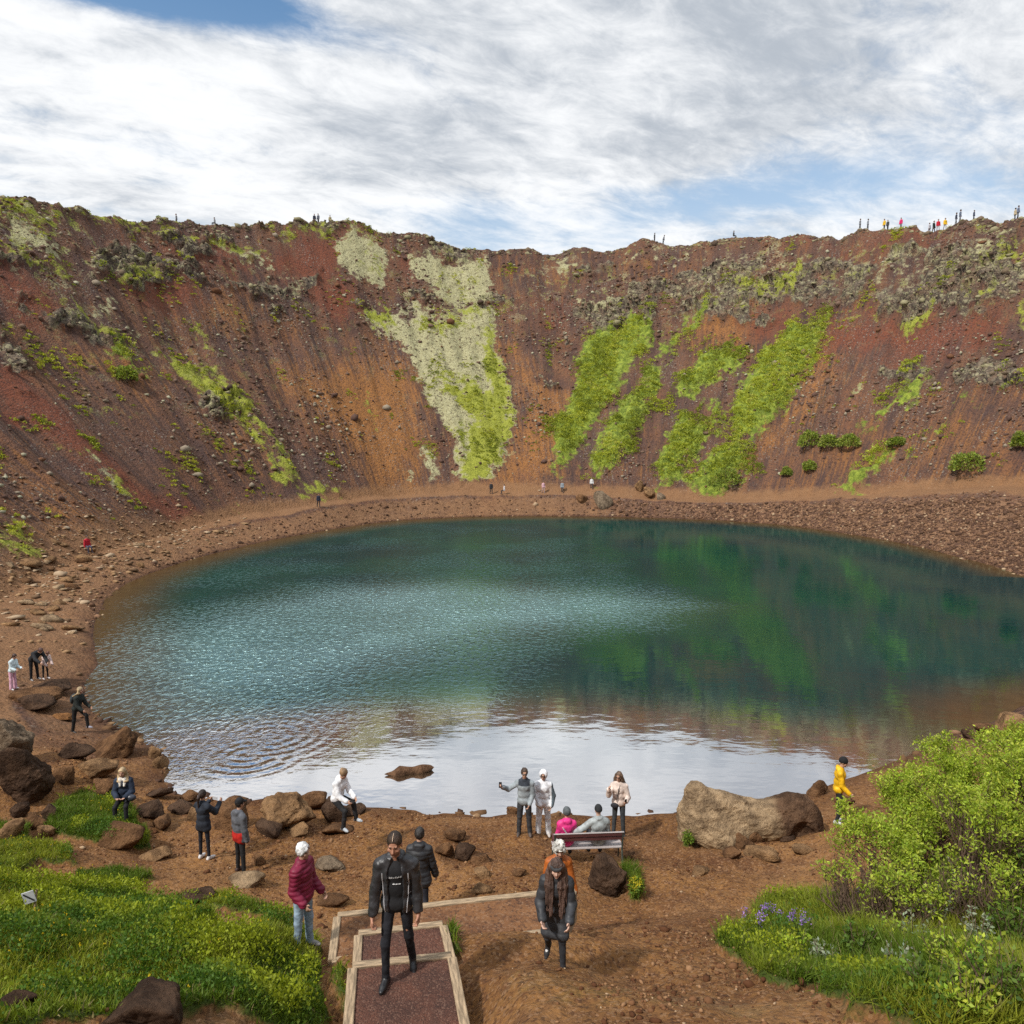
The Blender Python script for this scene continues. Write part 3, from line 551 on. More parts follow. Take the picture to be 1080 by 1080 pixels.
# ------------------------------------------------------------------ the lake
wr = np.concatenate([np.linspace(0, 0.8, 60)[1:], np.linspace(0.8, 1.0, 18)[1:], [1.03, 1.08]])
wth = np.arange(0, 360, 0.75); wi = (wth * NTH / 360).astype(int)
WX = CX + wr[:, None] * R0r[wi][None] * np.cos(R(1) * wth)[None]; WY = CY + wr[:, None] * R0r[wi][None] * np.sin(R(1) * wth)[None]
WX = np.concatenate([[CX], WX.ravel()]); WY = np.concatenate([[CY], WY.ravel()])
nW = len(wth)
WI = 1 + np.arange(len(wr) * nW).reshape(len(wr), nW)
wq = [list(q) for q in np.stack([WI[:-1], WI[1:], np.roll(WI, -1, 1)[1:], np.roll(WI, -1, 1)[:-1]], -1).reshape(-1, 4)]
wq += [[0, int(WI[0, k]), int(WI[0, (k + 1) % nW])] for k in range(nW)]
wm, n, out = new_mat("lake_water")
pos = n.add('ShaderNodeNewGeometry').outputs['Position']
dep = n.attr('depth').outputs['Fac']; wind = n.attr('wind').outputs['Fac']; band = n.attr('sheen').outputs['Fac']
big = n.noise(pos, 0.06, 4, 0.6).outputs[0]
cw = n.mix(n.smooth(big, 0.35, 0.65), (0.0015, 0.021, 0.027), (0.003, 0.036, 0.030))
shal = n.mix(n.noise(pos, 1.2, 4).outputs[0], (0.055, 0.026, 0.010), (0.11, 0.06, 0.025))
cw = n.mix(n.smooth(n.math('ADD', dep, n.math('MULTIPLY', n.noise(pos, 0.5, 4).outputs[0], 0.5)), 0.25, 2.6), shal, cw)
st = n.vmath('MULTIPLY', pos, (0.8, 1.5, 1))
w1 = n.noise(st, 2.2, 3, 0.55, 0.3).outputs[0]; w2 = n.noise(st, 0.7, 3, 0.5, 0.2).outputs[0]; w3 = n.noise(st, 6.5, 2, 0.5).outputs[0]
# two sets of rings spreading near the cove
def rings_at(x, y, rad):
    d = n.vmath('DISTANCE', pos, (x, y, 0)); fall = n.smooth(d, rad, rad * 0.3)
    return n.math('MULTIPLY', n.math('SINE', n.math('MULTIPLY', d, 13.0)), fall)
rx, ry, _ = at_z(262, 797); rx2, ry2, _ = at_z(285, 775)
rg = n.math('ADD', rings_at(rx, ry, 2.6), rings_at(rx2, ry2, 3.4))
hgt = n.math('ADD', n.math('MULTIPLY', w1, 0.075), n.math('MULTIPLY', w2, 0.06))
hgt = n.math('ADD', hgt, n.math('MULTIPLY', w3, 0.03))
hgt = n.math('MULTIPLY', hgt, n.math('MULTIPLY', wind, 0.5))
wv = n.noise(n.vmath('MULTIPLY', pos, (1.0, 0.62, 1)), 3.8, 3, 0.6, 0.4).outputs[0]
gust = n.math('ADD', 0.35, n.smooth(n.noise(pos, 0.10, 3, 0.6).outputs[0], 0.4, 0.62))
spk = n.math('MULTIPLY', n.math('MULTIPLY', n.smooth(wv, 0.47, 0.72), 0.075), n.math('MULTIPLY', n.math('POWER', wind, 1.5), n.math('ADD', n.math('MULTIPLY', gust, 0.55), n.math('MULTIPLY', band, 1.0))))
hgt = n.math('ADD', hgt, spk)
hgt = n.math('ADD', hgt, n.math('MULTIPLY', rg, 0.004))
hgt = n.math('ADD', hgt, n.math('MULTIPLY', n.noise(st, 1.0, 2).outputs[0], 0.006))
bump = n.add('ShaderNodeBump', {'Height': hgt, 'Strength': 1.0, 'Distance': 1.0})
body = n.add('ShaderNodeBsdfDiffuse', {'Color': cw})
facing0 = n.math('ABSOLUTE', n.vmath('DOT_PRODUCT', n.add('ShaderNodeNewGeometry').outputs['Incoming'], (0, 0, 1)))
sheen = n.math('ADD', 0.045, n.math('MULTIPLY', n.math('ADD', n.math('MULTIPLY', n.math('MULTIPLY', wind, gust), 0.05), n.math('MULTIPLY', band, 0.22)), 1.0))
gl = n.add('ShaderNodeBsdfGlossy', {'Color': n.mix(n.smooth(facing0, 0.315, 0.35), (0.60, 0.90, 0.92), (0.97, 0.97, 0.98)), 'Roughness': sheen, 'Normal': bump.outputs[0]})
facing = n.math('ABSOLUTE', n.vmath('DOT_PRODUCT', n.add('ShaderNodeNewGeometry').outputs['Incoming'], (0, 0, 1)))
fac = n.math('ADD', n.math('ADD', 0.30, n.math('MULTIPLY', band, 0.30)), n.math('MULTIPLY', n.smooth(facing, 0.30, 0.350), 0.50))
ms = n.add('ShaderNodeMixShader', {0: fac, 1: body.outputs[0], 2: gl.outputs[0]})
n.t.links.new(ms.outputs[0], out.inputs[0])
lake = mesh_obj('lake_water', np.stack([WX, WY, 0 * WX], -1), wq, wm, smooth=True)
lake['kind'] = 'structure'
zb = ground(WX, WY, False)
set_attr(lake.data, 'depth', np.maximum(-zb, 0))
WINDP = [np.array([at_z(*p)[:2] for p in [(60,690),(150,615),(260,572),(400,550),(560,548),(640,575),(700,610),(755,637),(690,660),(600,672),(520,705),(400,745),(280,780),(150,785),(90,740)]])]
sdw = poly_sd(WINDP[0], WX + 2 * fbm2(WX / 6, WY / 6, 2, 5), WY)
wnd = 0.03 + 0.97 * sstep(sdw, -5, 6)
SHN = np.array([at_z(*p)[:2] for p in [(110,690),(170,655),(330,620),(480,612),(640,622),(765,640),(680,660),(560,672),(440,695),(330,735),(200,765),(120,740)]])
set_attr(lake.data, 'sheen', sstep(poly_sd(SHN, WX + 1.5 * fbm2(WX / 5, WY / 5, 2, 6), WY), -4, 5))
far_right = sstep(WY, 34, 60) * (1 - sstep(sdw, -5, 6))
set_attr(lake.data, 'wind', np.clip(wnd + 0.07 * far_right, 0, 1))
# ------------------------------------------------------------------ rocks
def ico(sub):
    import bmesh
    bm = bmesh.new(); bmesh.ops.create_icosphere(bm, subdivisions=sub, radius=1.0)
    v = np.array([x.co[:] for x in bm.verts]); f = np.array([[q.index for q in p.verts] for p in bm.faces]); bm.free()
    return v, f
ICO = {k: ico(k) for k in (1, 2, 4, 5)}
def rock_shape(seed, sub=4, planes=13, rough=0.10, soft=14):
    r = np.random.default_rng(seed)
    D, F = ICO[sub]
    N = r.normal(size=(planes, 3)); N /= np.linalg.norm(N, axis=1, keepdims=True); H = r.uniform(0.62, 1.0, planes)
    dots = np.maximum(D @ N.T, 0.02)
    rad = -np.log(np.exp(-soft * np.minimum(H[None] / dots, 2.0)).sum(1)) / soft
    off = r.uniform(-50, 50, 3)
    rad = rad * (1 + rough * fbm3(D * 1.7 + off, 3, seed) + rough * 0.55 * fbm3(D * 5 + off, 3, seed + 5))
    if sub >= 4: rad = rad - rough * 0.5 * np.maximum(0, fbm3(D * 8 + off, 2, seed + 9)) ** 1.0
    return D * rad[:, None], F
rock_m, n, out = new_mat("scoria_rock")
tc_ = n.add('ShaderNodeTexCoord').outputs['Object']; colA = n.attr('Col').outputs['Color']
oi = n.add('ShaderNodeObjectInfo').outputs['Random']
pv_ = n.vmath('ADD', tc_, n.add('ShaderNodeCombineXYZ', {0: n.math('MULTIPLY', oi, 31.0), 1: n.math('MULTIPLY', oi, 17.0), 2: 0.0}).outputs[0])
q1 = n.noise(pv_, 2.2, 8, 0.66).outputs[0]; q2 = n.noise(pv_, 11, 6, 0.7).outputs[0]
c = n.mix(n.smooth(q1, 0.36, 0.64), n.mix(1.0, colA, (0.50, 0.46, 0.44), 'MULTIPLY'), n.mix(1.0, colA, (1.28, 1.22, 1.15), 'MULTIPLY'))
c = n.mix(n.math('MULTIPLY', n.smooth(q2, 0.55, 0.72), 0.5), c, n.mix(1.0, colA, (1.7, 1.65, 1.5), 'MULTIPLY'))
vp = n.voro(pv_, 16).outputs['Distance']
c = n.mix(n.math('MULTIPLY', n.smooth(vp, 0.22, 0.08), 0.45), c, n.mix(1.0, colA, (0.35, 0.32, 0.3), 'MULTIPLY'))
hh_ = n.math('ADD', n.math('MULTIPLY', n.noise(pv_, 6, 9, 0.72).outputs[0], 1.0), n.math('MULTIPLY', vp, 0.18))
bp = n.add('ShaderNodeBump', {'Height': hh_, 'Strength': 0.9, 'Distance': 0.22})
bs = n.add('ShaderNodeBsdfPrincipled', {'Base Color': c, 'Roughness': 0.93, 'Normal': bp.outputs[0]}); bs.inputs['Specular IOR Level'].default_value = 0.15
n.t.links.new(bs.outputs[0], out.inputs[0])

TAN, BROWN, DARK, GREY, PALE, ORNG = (0.27, 0.165, 0.085), (0.165, 0.09, 0.045), (0.085, 0.052, 0.034), (0.20, 0.155, 0.11), (0.33, 0.24, 0.15), (0.25, 0.125, 0.05)
def boulder(x0, x1, y0, y1, tone, label, seed, flat=1.0, name='boulder', group=None, sink=0.16, deep=0.8, rz=None, planes=13, rough=0.15, sub=4):
    """a boulder that the photo shows between columns x0..x1 and rows y0..y1, its foot on the ground at row y1"""
    xc = (x0 + x1) / 2
    p = spot(xc, y1 - 0.10 * (y1 - y0)); dpt = depth_of(p)
    w = (x1 - x0) / FPX * dpt; tilt = (y1 - y0) / FPX * dpt
    dep_ = w * deep
    hgt = max(0.25 * w * flat, (tilt - 0.42 * dep_ * 0.7)) / 0.88
    vv, ff = rock_shape(seed, sub, planes, rough)
    vv = vv / np.abs(vv).max(0)
    vv = vv * np.array([w / 2, dep_ / 2, hgt / 2 * (1 + sink * 2)])
    a = R(rz if rz is not None else (seed * 37) % 50 - 25)
    cc = np.tile(np.array(tone), (len(vv), 1))
    cy = p[1] + dep_ * 0.36; cx = p[0] * cy / p[1]
    o = mesh_obj(name, vv, ff, rock_m, smooth=True, cols=cc)
    o.location = (cx, cy, min(gz(cx, cy), p[2] + 0.25) + hgt / 2 * (1 - sink * 2)); o.rotation_euler = (0, 0, a)
    return tag(o, label, 'rock', group)
B = boulder
B(-14, 34, 757, 812, GREY, 'grey weathered crag block at the left edge, upper of two', 17, rough=.2, sub=5)
B(0, 64, 792, 862, DARK, 'big dark broken boulder at the left edge below the grey block', 12, rough=.17, sub=5)
B(97, 163, 764, 806, BROWN, 'big brown boulder at the cove with dark undercut side', 13, sub=5)
B(54, 101, 776, 804, DARK, 'dark low boulder left of the big brown cove boulder', 14)
B(154, 174, 786, 802, TAN, 'light tan stone at the tip of the cove, upper of a pair', 15)
B(162, 181, 797, 813, TAN, 'light tan stone at the tip of the cove, lower of a pair', 16)
B(80, 124, 804, 828, TAN, 'flat tan slab behind the woman in the shearling collar', 17)
B(58, 84, 806, 832, BROWN, 'brown rock between the dark broken boulder and the tan slab', 18)
B(96, 122, 822, 844, BROWN, 'squat brown rock left of the seated woman with the shearling collar', 19)
B(154, 182, 831, 846, DARK, 'dark wet rock at the waterline behind the cove mouth', 20)
B(188, 214, 832, 848, BROWN, 'small brown rock at the water left of the ponytailed woman', 21)
B(142, 178, 846, 868, DARK, 'dark lumpy rock right of the leafy patch', 22)
B(156, 186, 858, 878, BROWN, 'brown rock in front of the dark lumpy rock', 23)
B(176, 206, 846, 862, DARK, 'small dark rock between the cove rocks and the ponytailed woman', 24)
B(196, 214, 852, 868, TAN, 'tan stone just left of the ponytailed woman', 25)
B(224, 268, 844, 880, BROWN, 'dark brown boulder between the ponytailed woman and the red-hemmed jacket', 26)
B(260, 334, 836, 882, TAN, 'largest brown boulder of the row by the water', 95, rough=.2, sub=5, sink=.1)
B(311, 346, 826, 858, BROWN, 'upright brown boulder behind the seated person in white', 28)
B(333, 366, 840, 872, DARK, 'dark boulder on which the person in white sits', 29)
B(268, 304, 862, 886, DARK, 'round pitted rock in front of the largest brown boulder', 30)
B(330, 374, 864, 884, BROWN, 'low brown rock at the feet of the person in white', 31)
B(300, 332, 870, 886, TAN, 'flat tan rock in the row by the water', 32)
B(362, 396, 846, 862, DARK, 'dark rock at the waterline right of the person in white', 33)
B(245, 262, 838, 852, DARK, 'dark stone against the water at the left of the boulder row', 34)
B(146, 182, 895, 910, TAN, 'flat tan rock with grass at its right on the brown earth', 35)
B(240, 282, 920, 938, PALE, 'pale flat stone in front of the red-hemmed jacket person', 36)
B(265, 283, 903, 916, BROWN, 'small brown stone right of the red-hemmed jacket person', 37)
B(330, 368, 908, 922, GREY, 'low grey ledge of rock behind the white-haired man', 38)
B(330, 368, 944, 962, BROWN, 'lumpy brown rock right of the white-haired man', 39)
B(190, 228, 935, 956, DARK, 'dark mossy hummock of rock above the turf edge', 40)
B(92, 154, 872, 902, BROWN, 'smooth brown earth-covered mound with turf at its foot', 41, planes=7, rough=.10, sink=.62)
B(458, 482, 886, 908, BROWN, 'ragged brown rock, left of the cluster behind the dark puffer jacket', 42, rough=.16)
B(476, 502, 892, 912, DARK, 'dark ragged rock in the middle of the cluster behind the dark puffer jacket', 43, rough=.16)
B(496, 520, 898, 914, BROWN, 'jagged brown rock, right end of the ragged cluster', 44, rough=.14)
B(466, 492, 874, 890, BROWN, 'low brown rock behind the ragged cluster', 45)
B(497, 520, 930, 944, TAN, 'tan stone just beyond the long timber edge', 46)
B(538, 556, 915, 926, BROWN, 'small pointed brown stone left of the orange jacket', 47)
B(500, 522, 915, 927, TAN, 'tan flaky stone below the ragged cluster', 48)
B(534, 549, 846, 860, BROWN, 'block of brown rock at the water beside the grey-jacketed man', 49)
B(616, 662, 908, 950, DARK, 'ragged dark tussock rock with grass on its right side', 50, rough=.2, sub=5)
B(652, 672, 898, 910, BROWN, 'brown stone behind the bench leg', 51)
B(752, 772, 872, 894, TAN, 'tan block leaning on the front of the big boulder', 52)
B(770, 796, 878, 898, BROWN, 'brown block at the foot of the big boulder', 53)
B(782, 806, 872, 892, BROWN, 'upper brown lump against the front of the big boulder', 54)
B(727, 751, 908, 926, TAN, 'lone rounded tan stone on the brown earth in front of the big boulder', 55)
B(762, 784, 892, 908, BROWN, 'small brown rubble stone below the big boulder', 56)
B(784, 822, 892, 908, TAN, 'flat half-buried tan stone in front of the big boulder', 57)
B(832, 856, 896, 906, TAN, 'flat tan stone near the willow bushes', 58)
B(822, 842, 878, 890, DARK, 'small dark stone under the shaded end of the big boulder', 59)
B(850, 876, 822, 842, BROWN, 'reddish brown rock at the water left of the yellow jacket', 60)
B(874, 902, 836, 854, BROWN, 'brown rock by the water behind the yellow jacket', 61)
B(1022, 1058, 756, 780, BROWN, 'brown rock at the right shore beyond the willow tops', 62)
B(1046, 1090, 742, 778, TAN, 'tan layered rock at the right edge of the lake', 63)
B(1008, 1034, 766, 782, DARK, 'dark low rock at the right shore nearest the willows', 64)
B(616, 648, 516, 538, GREY, 'largest grey boulder by the far path', 65)
B(667, 684, 507, 522, TAN, 'tan boulder on the far path, left of three by the green scrub', 66)
B(677, 692, 514, 528, TAN, 'tan boulder on the far path, middle of three by the green scrub', 67)
B(690, 702, 518, 528, GREY, 'grey boulder on the far path, right of three by the green scrub', 68)
B(606, 622, 520, 534, BROWN, 'small brown rock left of the largest far boulder', 69)
B(30, 84, 710, 736, DARK, 'dark flat rock at the shore beside the bending man', 70, rough=.14)
B(10, 62, 726, 748, BROWN, 'brown rock with a dark hollow below the girl in pink trousers', 71, rough=.16)
B(16, 64, 738, 752, DARK, 'low dark rock in front of the hollowed brown rock', 72)
B(58, 80, 750, 762, ORNG, 'orange brown block left of the woman with the backpack', 73)
B(108, 212, 1030, 1096, DARK, 'large mossy dark mound of rock in the turf at the bottom', 74, rough=.12, planes=9, sub=5)
B(0, 44, 1040, 1070, DARK, 'reddish dark rock in the turf at the bottom left corner', 75)
B(24, 52, 856, 878, BROWN, 'brown rock at the left edge under the dark broken boulder', 76)
B(0, 26, 864, 888, TAN, 'tan rock at the left edge above the turf', 77)
B(34, 60, 866, 886, TAN, 'smooth tan rock above the turf on the left', 78)
B(44, 62, 848, 864, DARK, 'small dark rock at the right foot of the dark broken boulder', 79)
B(10, 34, 846, 866, DARK, 'dark rock under the left edge crag', 80)
# driftwood-shaped rock breaking the lake surface
def water_rock():
    x0, _, _ = at_z(406, 818); x1, Y1, _ = at_z(458, 813); _, Y0, _ = at_z(430, 820)
    v, f = ICO[4]; v = v.copy(); u = v[:, 0]
    prof = np.interp(u, [-1, -.8, -.45, -.1, .15, .5, .85, 1], [.15, .35, 1.0, .7, .55, .8, .6, .1])
    P3 = np.stack([u * (x1 - x0) / 2, v[:, 1] * prof * 0.28 + 0.22 * u, v[:, 2] * prof * 0.22 + 0.05 + 0.05 * np.maximum(u, 0)], -1)
    P3 += v * (0.06 * fbm3(P3 * 3, 3, 3))[:, None]
    o = mesh_obj('rock', P3, f, rock_m, smooth=True, cols=np.tile((0.15, 0.085, 0.05), (len(v), 1)))
    o.location = ((x0 + x1) / 2, Y0 + 0.35, 0.0)
    tag(o, 'long low brown rock sticking out of the still water', 'rock')
water_rock()
# pale slabs tumbled on the left shore
SLAB = []
rs = np.random.default_rng(77)
for i in range(70):
    px_ = rs.uniform(2, 150); py_ = rs.uniform(568, 668)
    if px_ > 150 - (py_ - 600) * 0.7 or (px_ > 120 and py_ > 600): continue
    p = spot(px_, py_)
    if p[2] < 0.15: continue
    w = rs.uniform(0.5, 1.9) * rs.uniform(0.6, 1)
    v, f = rock_shape(200 + i, 2, 9, 0.08); v = v / np.abs(v).max(0) * np.array([w / 2, w * rs.uniform(.3, .5), w * rs.uniform(.13, .25)])
    tone = np.array(PALE if rs.random() < .4 else TAN if rs.random() < .7 else BROWN) * rs.uniform(.85, 1.1)
    o = mesh_obj('flat_rock', v, f, rock_m, smooth=False, cols=np.tile(tone, (len(v), 1)))
    o.location = (p[0], p[1], p[2] + 0.06 * w); o.rotation_euler = (rs.uniform(-.25, .25), rs.uniform(-.1, .35), rs.uniform(-.6, .6))
    tag(o, 'pale tan slab tumbled on the left shore below the scree', 'rock', 'tumbled slabs on the left shore')

# loose stones that nobody could count
def scatter_rocks(name, pts, sizes, tones, label_kind='stuff', squash=(0.5, 0.9), seed=3):
    r = np.random.default_rng(seed); D, F = ICO[1]; k = len(pts)
    base = [D * (1 + 0.38 * r.uniform(-1, 1, (len(D), 1))) for _ in range(12)]
    V_ = np.empty((k, len(D), 3)); pick = r.integers(0, 12, k); a = r.uniform(0, 6.28, k); sq = r.uniform(*squash, k); el = r.uniform(0.7, 1.25, k)
    for b_ in range(12):
        m = pick == b_; V_[m] = base[b_][None]
    V_ = V_ * np.stack([el, 1 / el, sq], -1)[:, None] * (sizes / 2)[:, None, None]
    ca, sa = np.cos(a)[:, None], np.sin(a)[:, None]
    X_ = V_[:, :, 0] * ca - V_[:, :, 1] * sa; Y_ = V_[:, :, 0] * sa + V_[:, :, 1] * ca
    V_ = np.stack([X_, Y_, V_[:, :, 2]], -1) + pts[:, None]
    F_ = (F[None] + (np.arange(k) * len(D))[:, None, None]).reshape(-1, 3)
    o = mesh_obj(name, V_.reshape(-1, 3), F_, scree_m, cols=np.repeat(tones, len(D), 0))
    o['kind'] = 'stuff'
    return o
scree_m, n, out = new_mat("scree_stone")
pos = n.add('ShaderNodeNewGeometry').outputs['Position']
c = n.mix(n.noise(pos, 3.0, 4, 0.65).outputs[0], n.mix(1.0, n.attr('Col').outputs['Color'], (0.6, 0.57, 0.55), 'MULTIPLY'), n.mix(1.0, n.attr('Col').outputs['Color'], (1.4, 1.36, 1.3), 'MULTIPLY'))
bs = n.add('ShaderNodeBsdfPrincipled', {'Base Color': c, 'Roughness': 0.95}); bs.inputs['Specular IOR Level'].default_value = 0.1
n.t.links.new(bs.outputs[0], out.inputs[0])
def pick_verts(weight, k, seed, jit=0.3):
    """k random ground points chosen with the given weight per grid vertex (area corrected)"""
    r = np.random.default_rng(seed)
    w = weight * AREA; w = w / w.sum(); cdf = np.cumsum(w)
    i = np.searchsorted(cdf, r.uniform(0, 1, k)); i = np.minimum(i, len(w) - 1)
    return i
dth = np.gradient(np.unwrap(np.concatenate([AZ, [AZ[0] + 2 * np.pi]])))[:-1]; dr = np.gradient(RR)
AREA = (RR * dr)[:, None] * np.abs(dth)[None]; AREA = AREA.ravel() * (np.tile(np.concatenate([np.ones(800), np.zeros(nc_ - 800)]), nr_))
vn = np.zeros_like(V)
G3 = V.reshape(nr_, nc_, 3); e1 = np.gradient(G3, axis=0); e2 = np.gradient(G3, axis=1); nn = np.cross(e2, e1); nn /= np.maximum(np.linalg.norm(nn, axis=2, keepdims=True), 1e-9)
NRM = nn.reshape(-1, 3); NRM *= np.sign(NRM[:, 2:3] + 1e-9)
onwall = sstep(SEC, 4.05, 4.2) * (1 - sstep(SEC, 6.0, 6.1)) * (dist > 32)
covm = np.maximum.reduce([M['pale'], M['yg'], M['green']])
patchy = sstep(fbm2(GX / 9, GY / 9, 4, 111), -0.15, 0.35)
i = pick_verts(onwall * (1 - 0.85 * covm) * (0.10 + patchy + 1.0 * RKM + 2.2 * np.exp(-((SEC - 6) / .05) ** 2)) * (1 - 0.5 * M['orange']) * (1 - .8 * M['red']), 15000, 1)
r = np.random.default_rng(5)
sz = np.exp(r.normal(-1.35, 0.5, len(i))); big_ = RKM[i] > 0.4; sz = np.where(big_, sz * 1.25, sz); rim_ = np.abs(SEC[i] - 6) < .06; sz = np.where(rim_, sz * 1.5, sz); sz = np.clip(sz, 0.1, 1.7)
tn = np.array([(0.10, 0.06, 0.048), (0.15, 0.10, 0.075), (0.25, 0.21, 0.16), (0.34, 0.33, 0.24), (0.14, 0.07, 0.04)])[r.choice(5, len(i), p=[.3, .28, .2, .1, .12])]
tn = np.where((big_ | rim_)[:, None], np.array([(0.085, 0.062, 0.046), (0.15, 0.115, 0.08), (0.25, 0.23, 0.14)])[r.integers(0, 3, len(i))], tn)
scatter_rocks('scree_stones', V[i] - NRM[i] * (sz * np.where(big_ | rim_, .18, -.08))[:, None], sz, tn)
i = pick_verts(bank * (1 - nearf) * (1 - 0.95 * beach) * (dist > 50) * (0.10 + sstep(GX, 6, 34)) + 0.05 * shorez * (dist > 24) * (SEC > 1.98), 15000, 2)
sz = np.clip(np.exp(r.normal(-1.8, 0.45, len(i))), 0.08, 0.9) * np.where(dist[i] < 50, .6, 1) * np.where(GX[i] > 20, 0.9, 1.1)
tn = np.array([(0.085, 0.05, 0.035), (0.14, 0.08, 0.05), (0.22, 0.13, 0.08), (0.36, 0.26, 0.17)])[r.choice(4, len(i), p=[.42, .35, .18, .05])]
scatter_rocks('shore_rubble', V[i] + NRM[i] * (sz * 0.12)[:, None], sz, tn, seed=6)
i = pick_verts(beach * (SEC > 2.03) * 0.05 * (1 + 6 * sstep(-GX, 24, 34) * sstep(GY, 44, 52)) + 0.004 * pathm * (dist < 130), 1500, 3)
sz = np.clip(np.exp(r.normal(-1.5, 0.5, len(i))), 0.08, 1.0)
tn = np.array([(0.16, 0.10, 0.06), (0.28, 0.18, 0.10), (0.38, 0.29, 0.2)])[r.choice(3, len(i), p=[.35, .4, .25])]
scatter_rocks('beach_stones', V[i] + NRM[i] * (sz * 0.08)[:, None], sz, tn, squash=(.25, .5), seed=7)
i = pick_verts(np.maximum(1 - np.abs(SEC - 2.03) * 9, 0) * (dist < 34) * (0.3 + sstep(-GX, -2, 8)), 260, 14)
sz = np.clip(np.exp(r.normal(-1.75, 0.5, len(i))), 0.06, 0.45)
tn = np.array([(0.07, 0.04, 0.028), (0.13, 0.075, 0.04), (0.22, 0.14, 0.08)])[r.choice(3, len(i), p=[.5, .35, .15])]
scatter_rocks('waterline_stones', V[i], sz, tn, seed=9)
clump = sstep(fbm2(GX / 1.3, GY / 1.3, 3, 121), -0.05, 0.5)
i = pick_verts(nearf * (SEC > 2.1) * (1 - M['turf']) * (0.10 + clump) * sstep(dist, 5, 7), 17000, 4)
sz = np.clip(np.exp(r.normal(-3.6, 0.55, len(i))), 0.01, 0.17)
tn = np.array([(0.09, 0.04, 0.02), (0.16, 0.08, 0.04), (0.26, 0.15, 0.08), (0.36, 0.26, 0.17)])[r.choice(4, len(i), p=[.38, .40, .19, .03])]
scatter_rocks('pebbles', V[i] + NRM[i] * (sz * 0.15)[:, None], sz, tn, seed=8)

# ------------------------------------------------------------------ plants
def leaf_mat(name, trans=0.35):
    m, n, out = new_mat(name)
    pos = n.add('ShaderNodeNewGeometry').outputs['Position']
    c = n.attr('Col').outputs['Color']
    d = n.add('ShaderNodeBsdfPrincipled', {'Base Color': c, 'Roughness': 0.6}); d.inputs['Specular IOR Level'].default_value = 0.25
    t = n.add('ShaderNodeBsdfTranslucent', {'Color': n.mix(1.0, c, (1.3, 1.35, 0.7), 'MULTIPLY')})
    ms = n.add('ShaderNodeMixShader', {0: trans, 1: d.outputs[0], 2: t.outputs[0]})
    n.t.links.new(ms.outputs[0], out.inputs[0])
    return m
leaf_m = leaf_mat("leaf"); grass_m = leaf_mat("grass_blade", 0.3)
def leaves(P3, N3, size, col, r, aspect=0.45):
    """rhombic leaves at P3 growing along N3: arrays of verts, quad faces, colours"""
    k = len(P3); t = np.cross(N3, r.normal(size=(k, 3))); t /= np.maximum(np.linalg.norm(t, axis=1, keepdims=True), 1e-9)
    s_ = size[:, None]; b_ = np.cross(N3, t) * 0.15
    v = np.stack([P3, P3 + N3 * s_ * 0.5 + t * s_ * aspect / 2, P3 + N3 * s_ + b_ * s_, P3 + N3 * s_ * 0.5 - t * s_ * aspect / 2], 1).reshape(-1, 3)
    f = np.arange(4 * k).reshape(k, 4)
    return v, f, np.repeat(col, 4, 0)
def tint(base, k, r, dv=0.25, dh=0.12):
    b_ = np.array(base)[r.integers(0, len(base), k)] if np.ndim(base) == 2 else np.tile(base, (k, 1))
    return b_ * (1 + dv * r.uniform(-1, 1, (k, 1))) * (1 + dh * r.uniform(-1, 1, (k, 3)))
def norm(a): return a / np.maximum(np.linalg.norm(a, axis=-1, keepdims=True), 1e-9)
# scrub on the crater wall
r = np.random.default_rng(21)
wgt = onwall * (sstep(M['green'] + 1.25 * fbm2(GX / 3.2, GY / 3.2, 4, 131), .30, 1.0) + 0.35 * sstep(M['yg'] + .7 * fbm2(GX / 2, GY / 2, 4, 132), .45, .9))
ci = pick_verts(wgt, 6200, 5); cr_ = r.uniform(.22, .62, len(ci)) * np.where(M['green'][ci] > M['yg'][ci], 1.0, .55)
per = 22; i = np.repeat(ci, per); gr_ = (M['green'][i] > M['yg'][i])
kind = np.repeat(np.clip((fbm2(GX[ci] / 5, GY[ci] / 5, 3, 134) + r.normal(0, .35, len(ci))) * 2 + 1.5, 0, 3.99).astype(int), per)
PALG = np.array([(0.22, 0.25, 0.035), (0.33, 0.36, 0.042), (0.43, 0.45, 0.055), (0.45, 0.44, 0.11)]); PALY = np.array([(0.20, 0.23, 0.03), (0.31, 0.33, 0.036), (0.42, 0.42, 0.05), (0.38, 0.36, 0.13)])
tone = np.where(gr_[:, None], PALG[kind], PALY[kind]) * (1 + .22 * r.uniform(-1, 1, (len(i), 1)))
sz = r.uniform(0.13, 0.30, len(i)) * np.where(gr_, 1, .8)
hd_ = norm(r.normal(size=(len(i), 3)) + np.array([0, 0, .5])); hd_[:, 2] = np.abs(hd_[:, 2])
P3 = V[i] + hd_ * (np.repeat(cr_, per) * r.uniform(.6, 1.05, len(i)))[:, None] * np.array([1.15, 1.15, .8])
v, f, cc = leaves(P3, norm(hd_ + NRM[i] * 0.3 + np.array([0, 0, .5]) + r.normal(size=(len(i), 3)) * .5), sz, tone, r, 0.7)
o = mesh_obj('wall_scrub', v, f, leaf_m, cols=cc); o['kind'] = 'stuff'
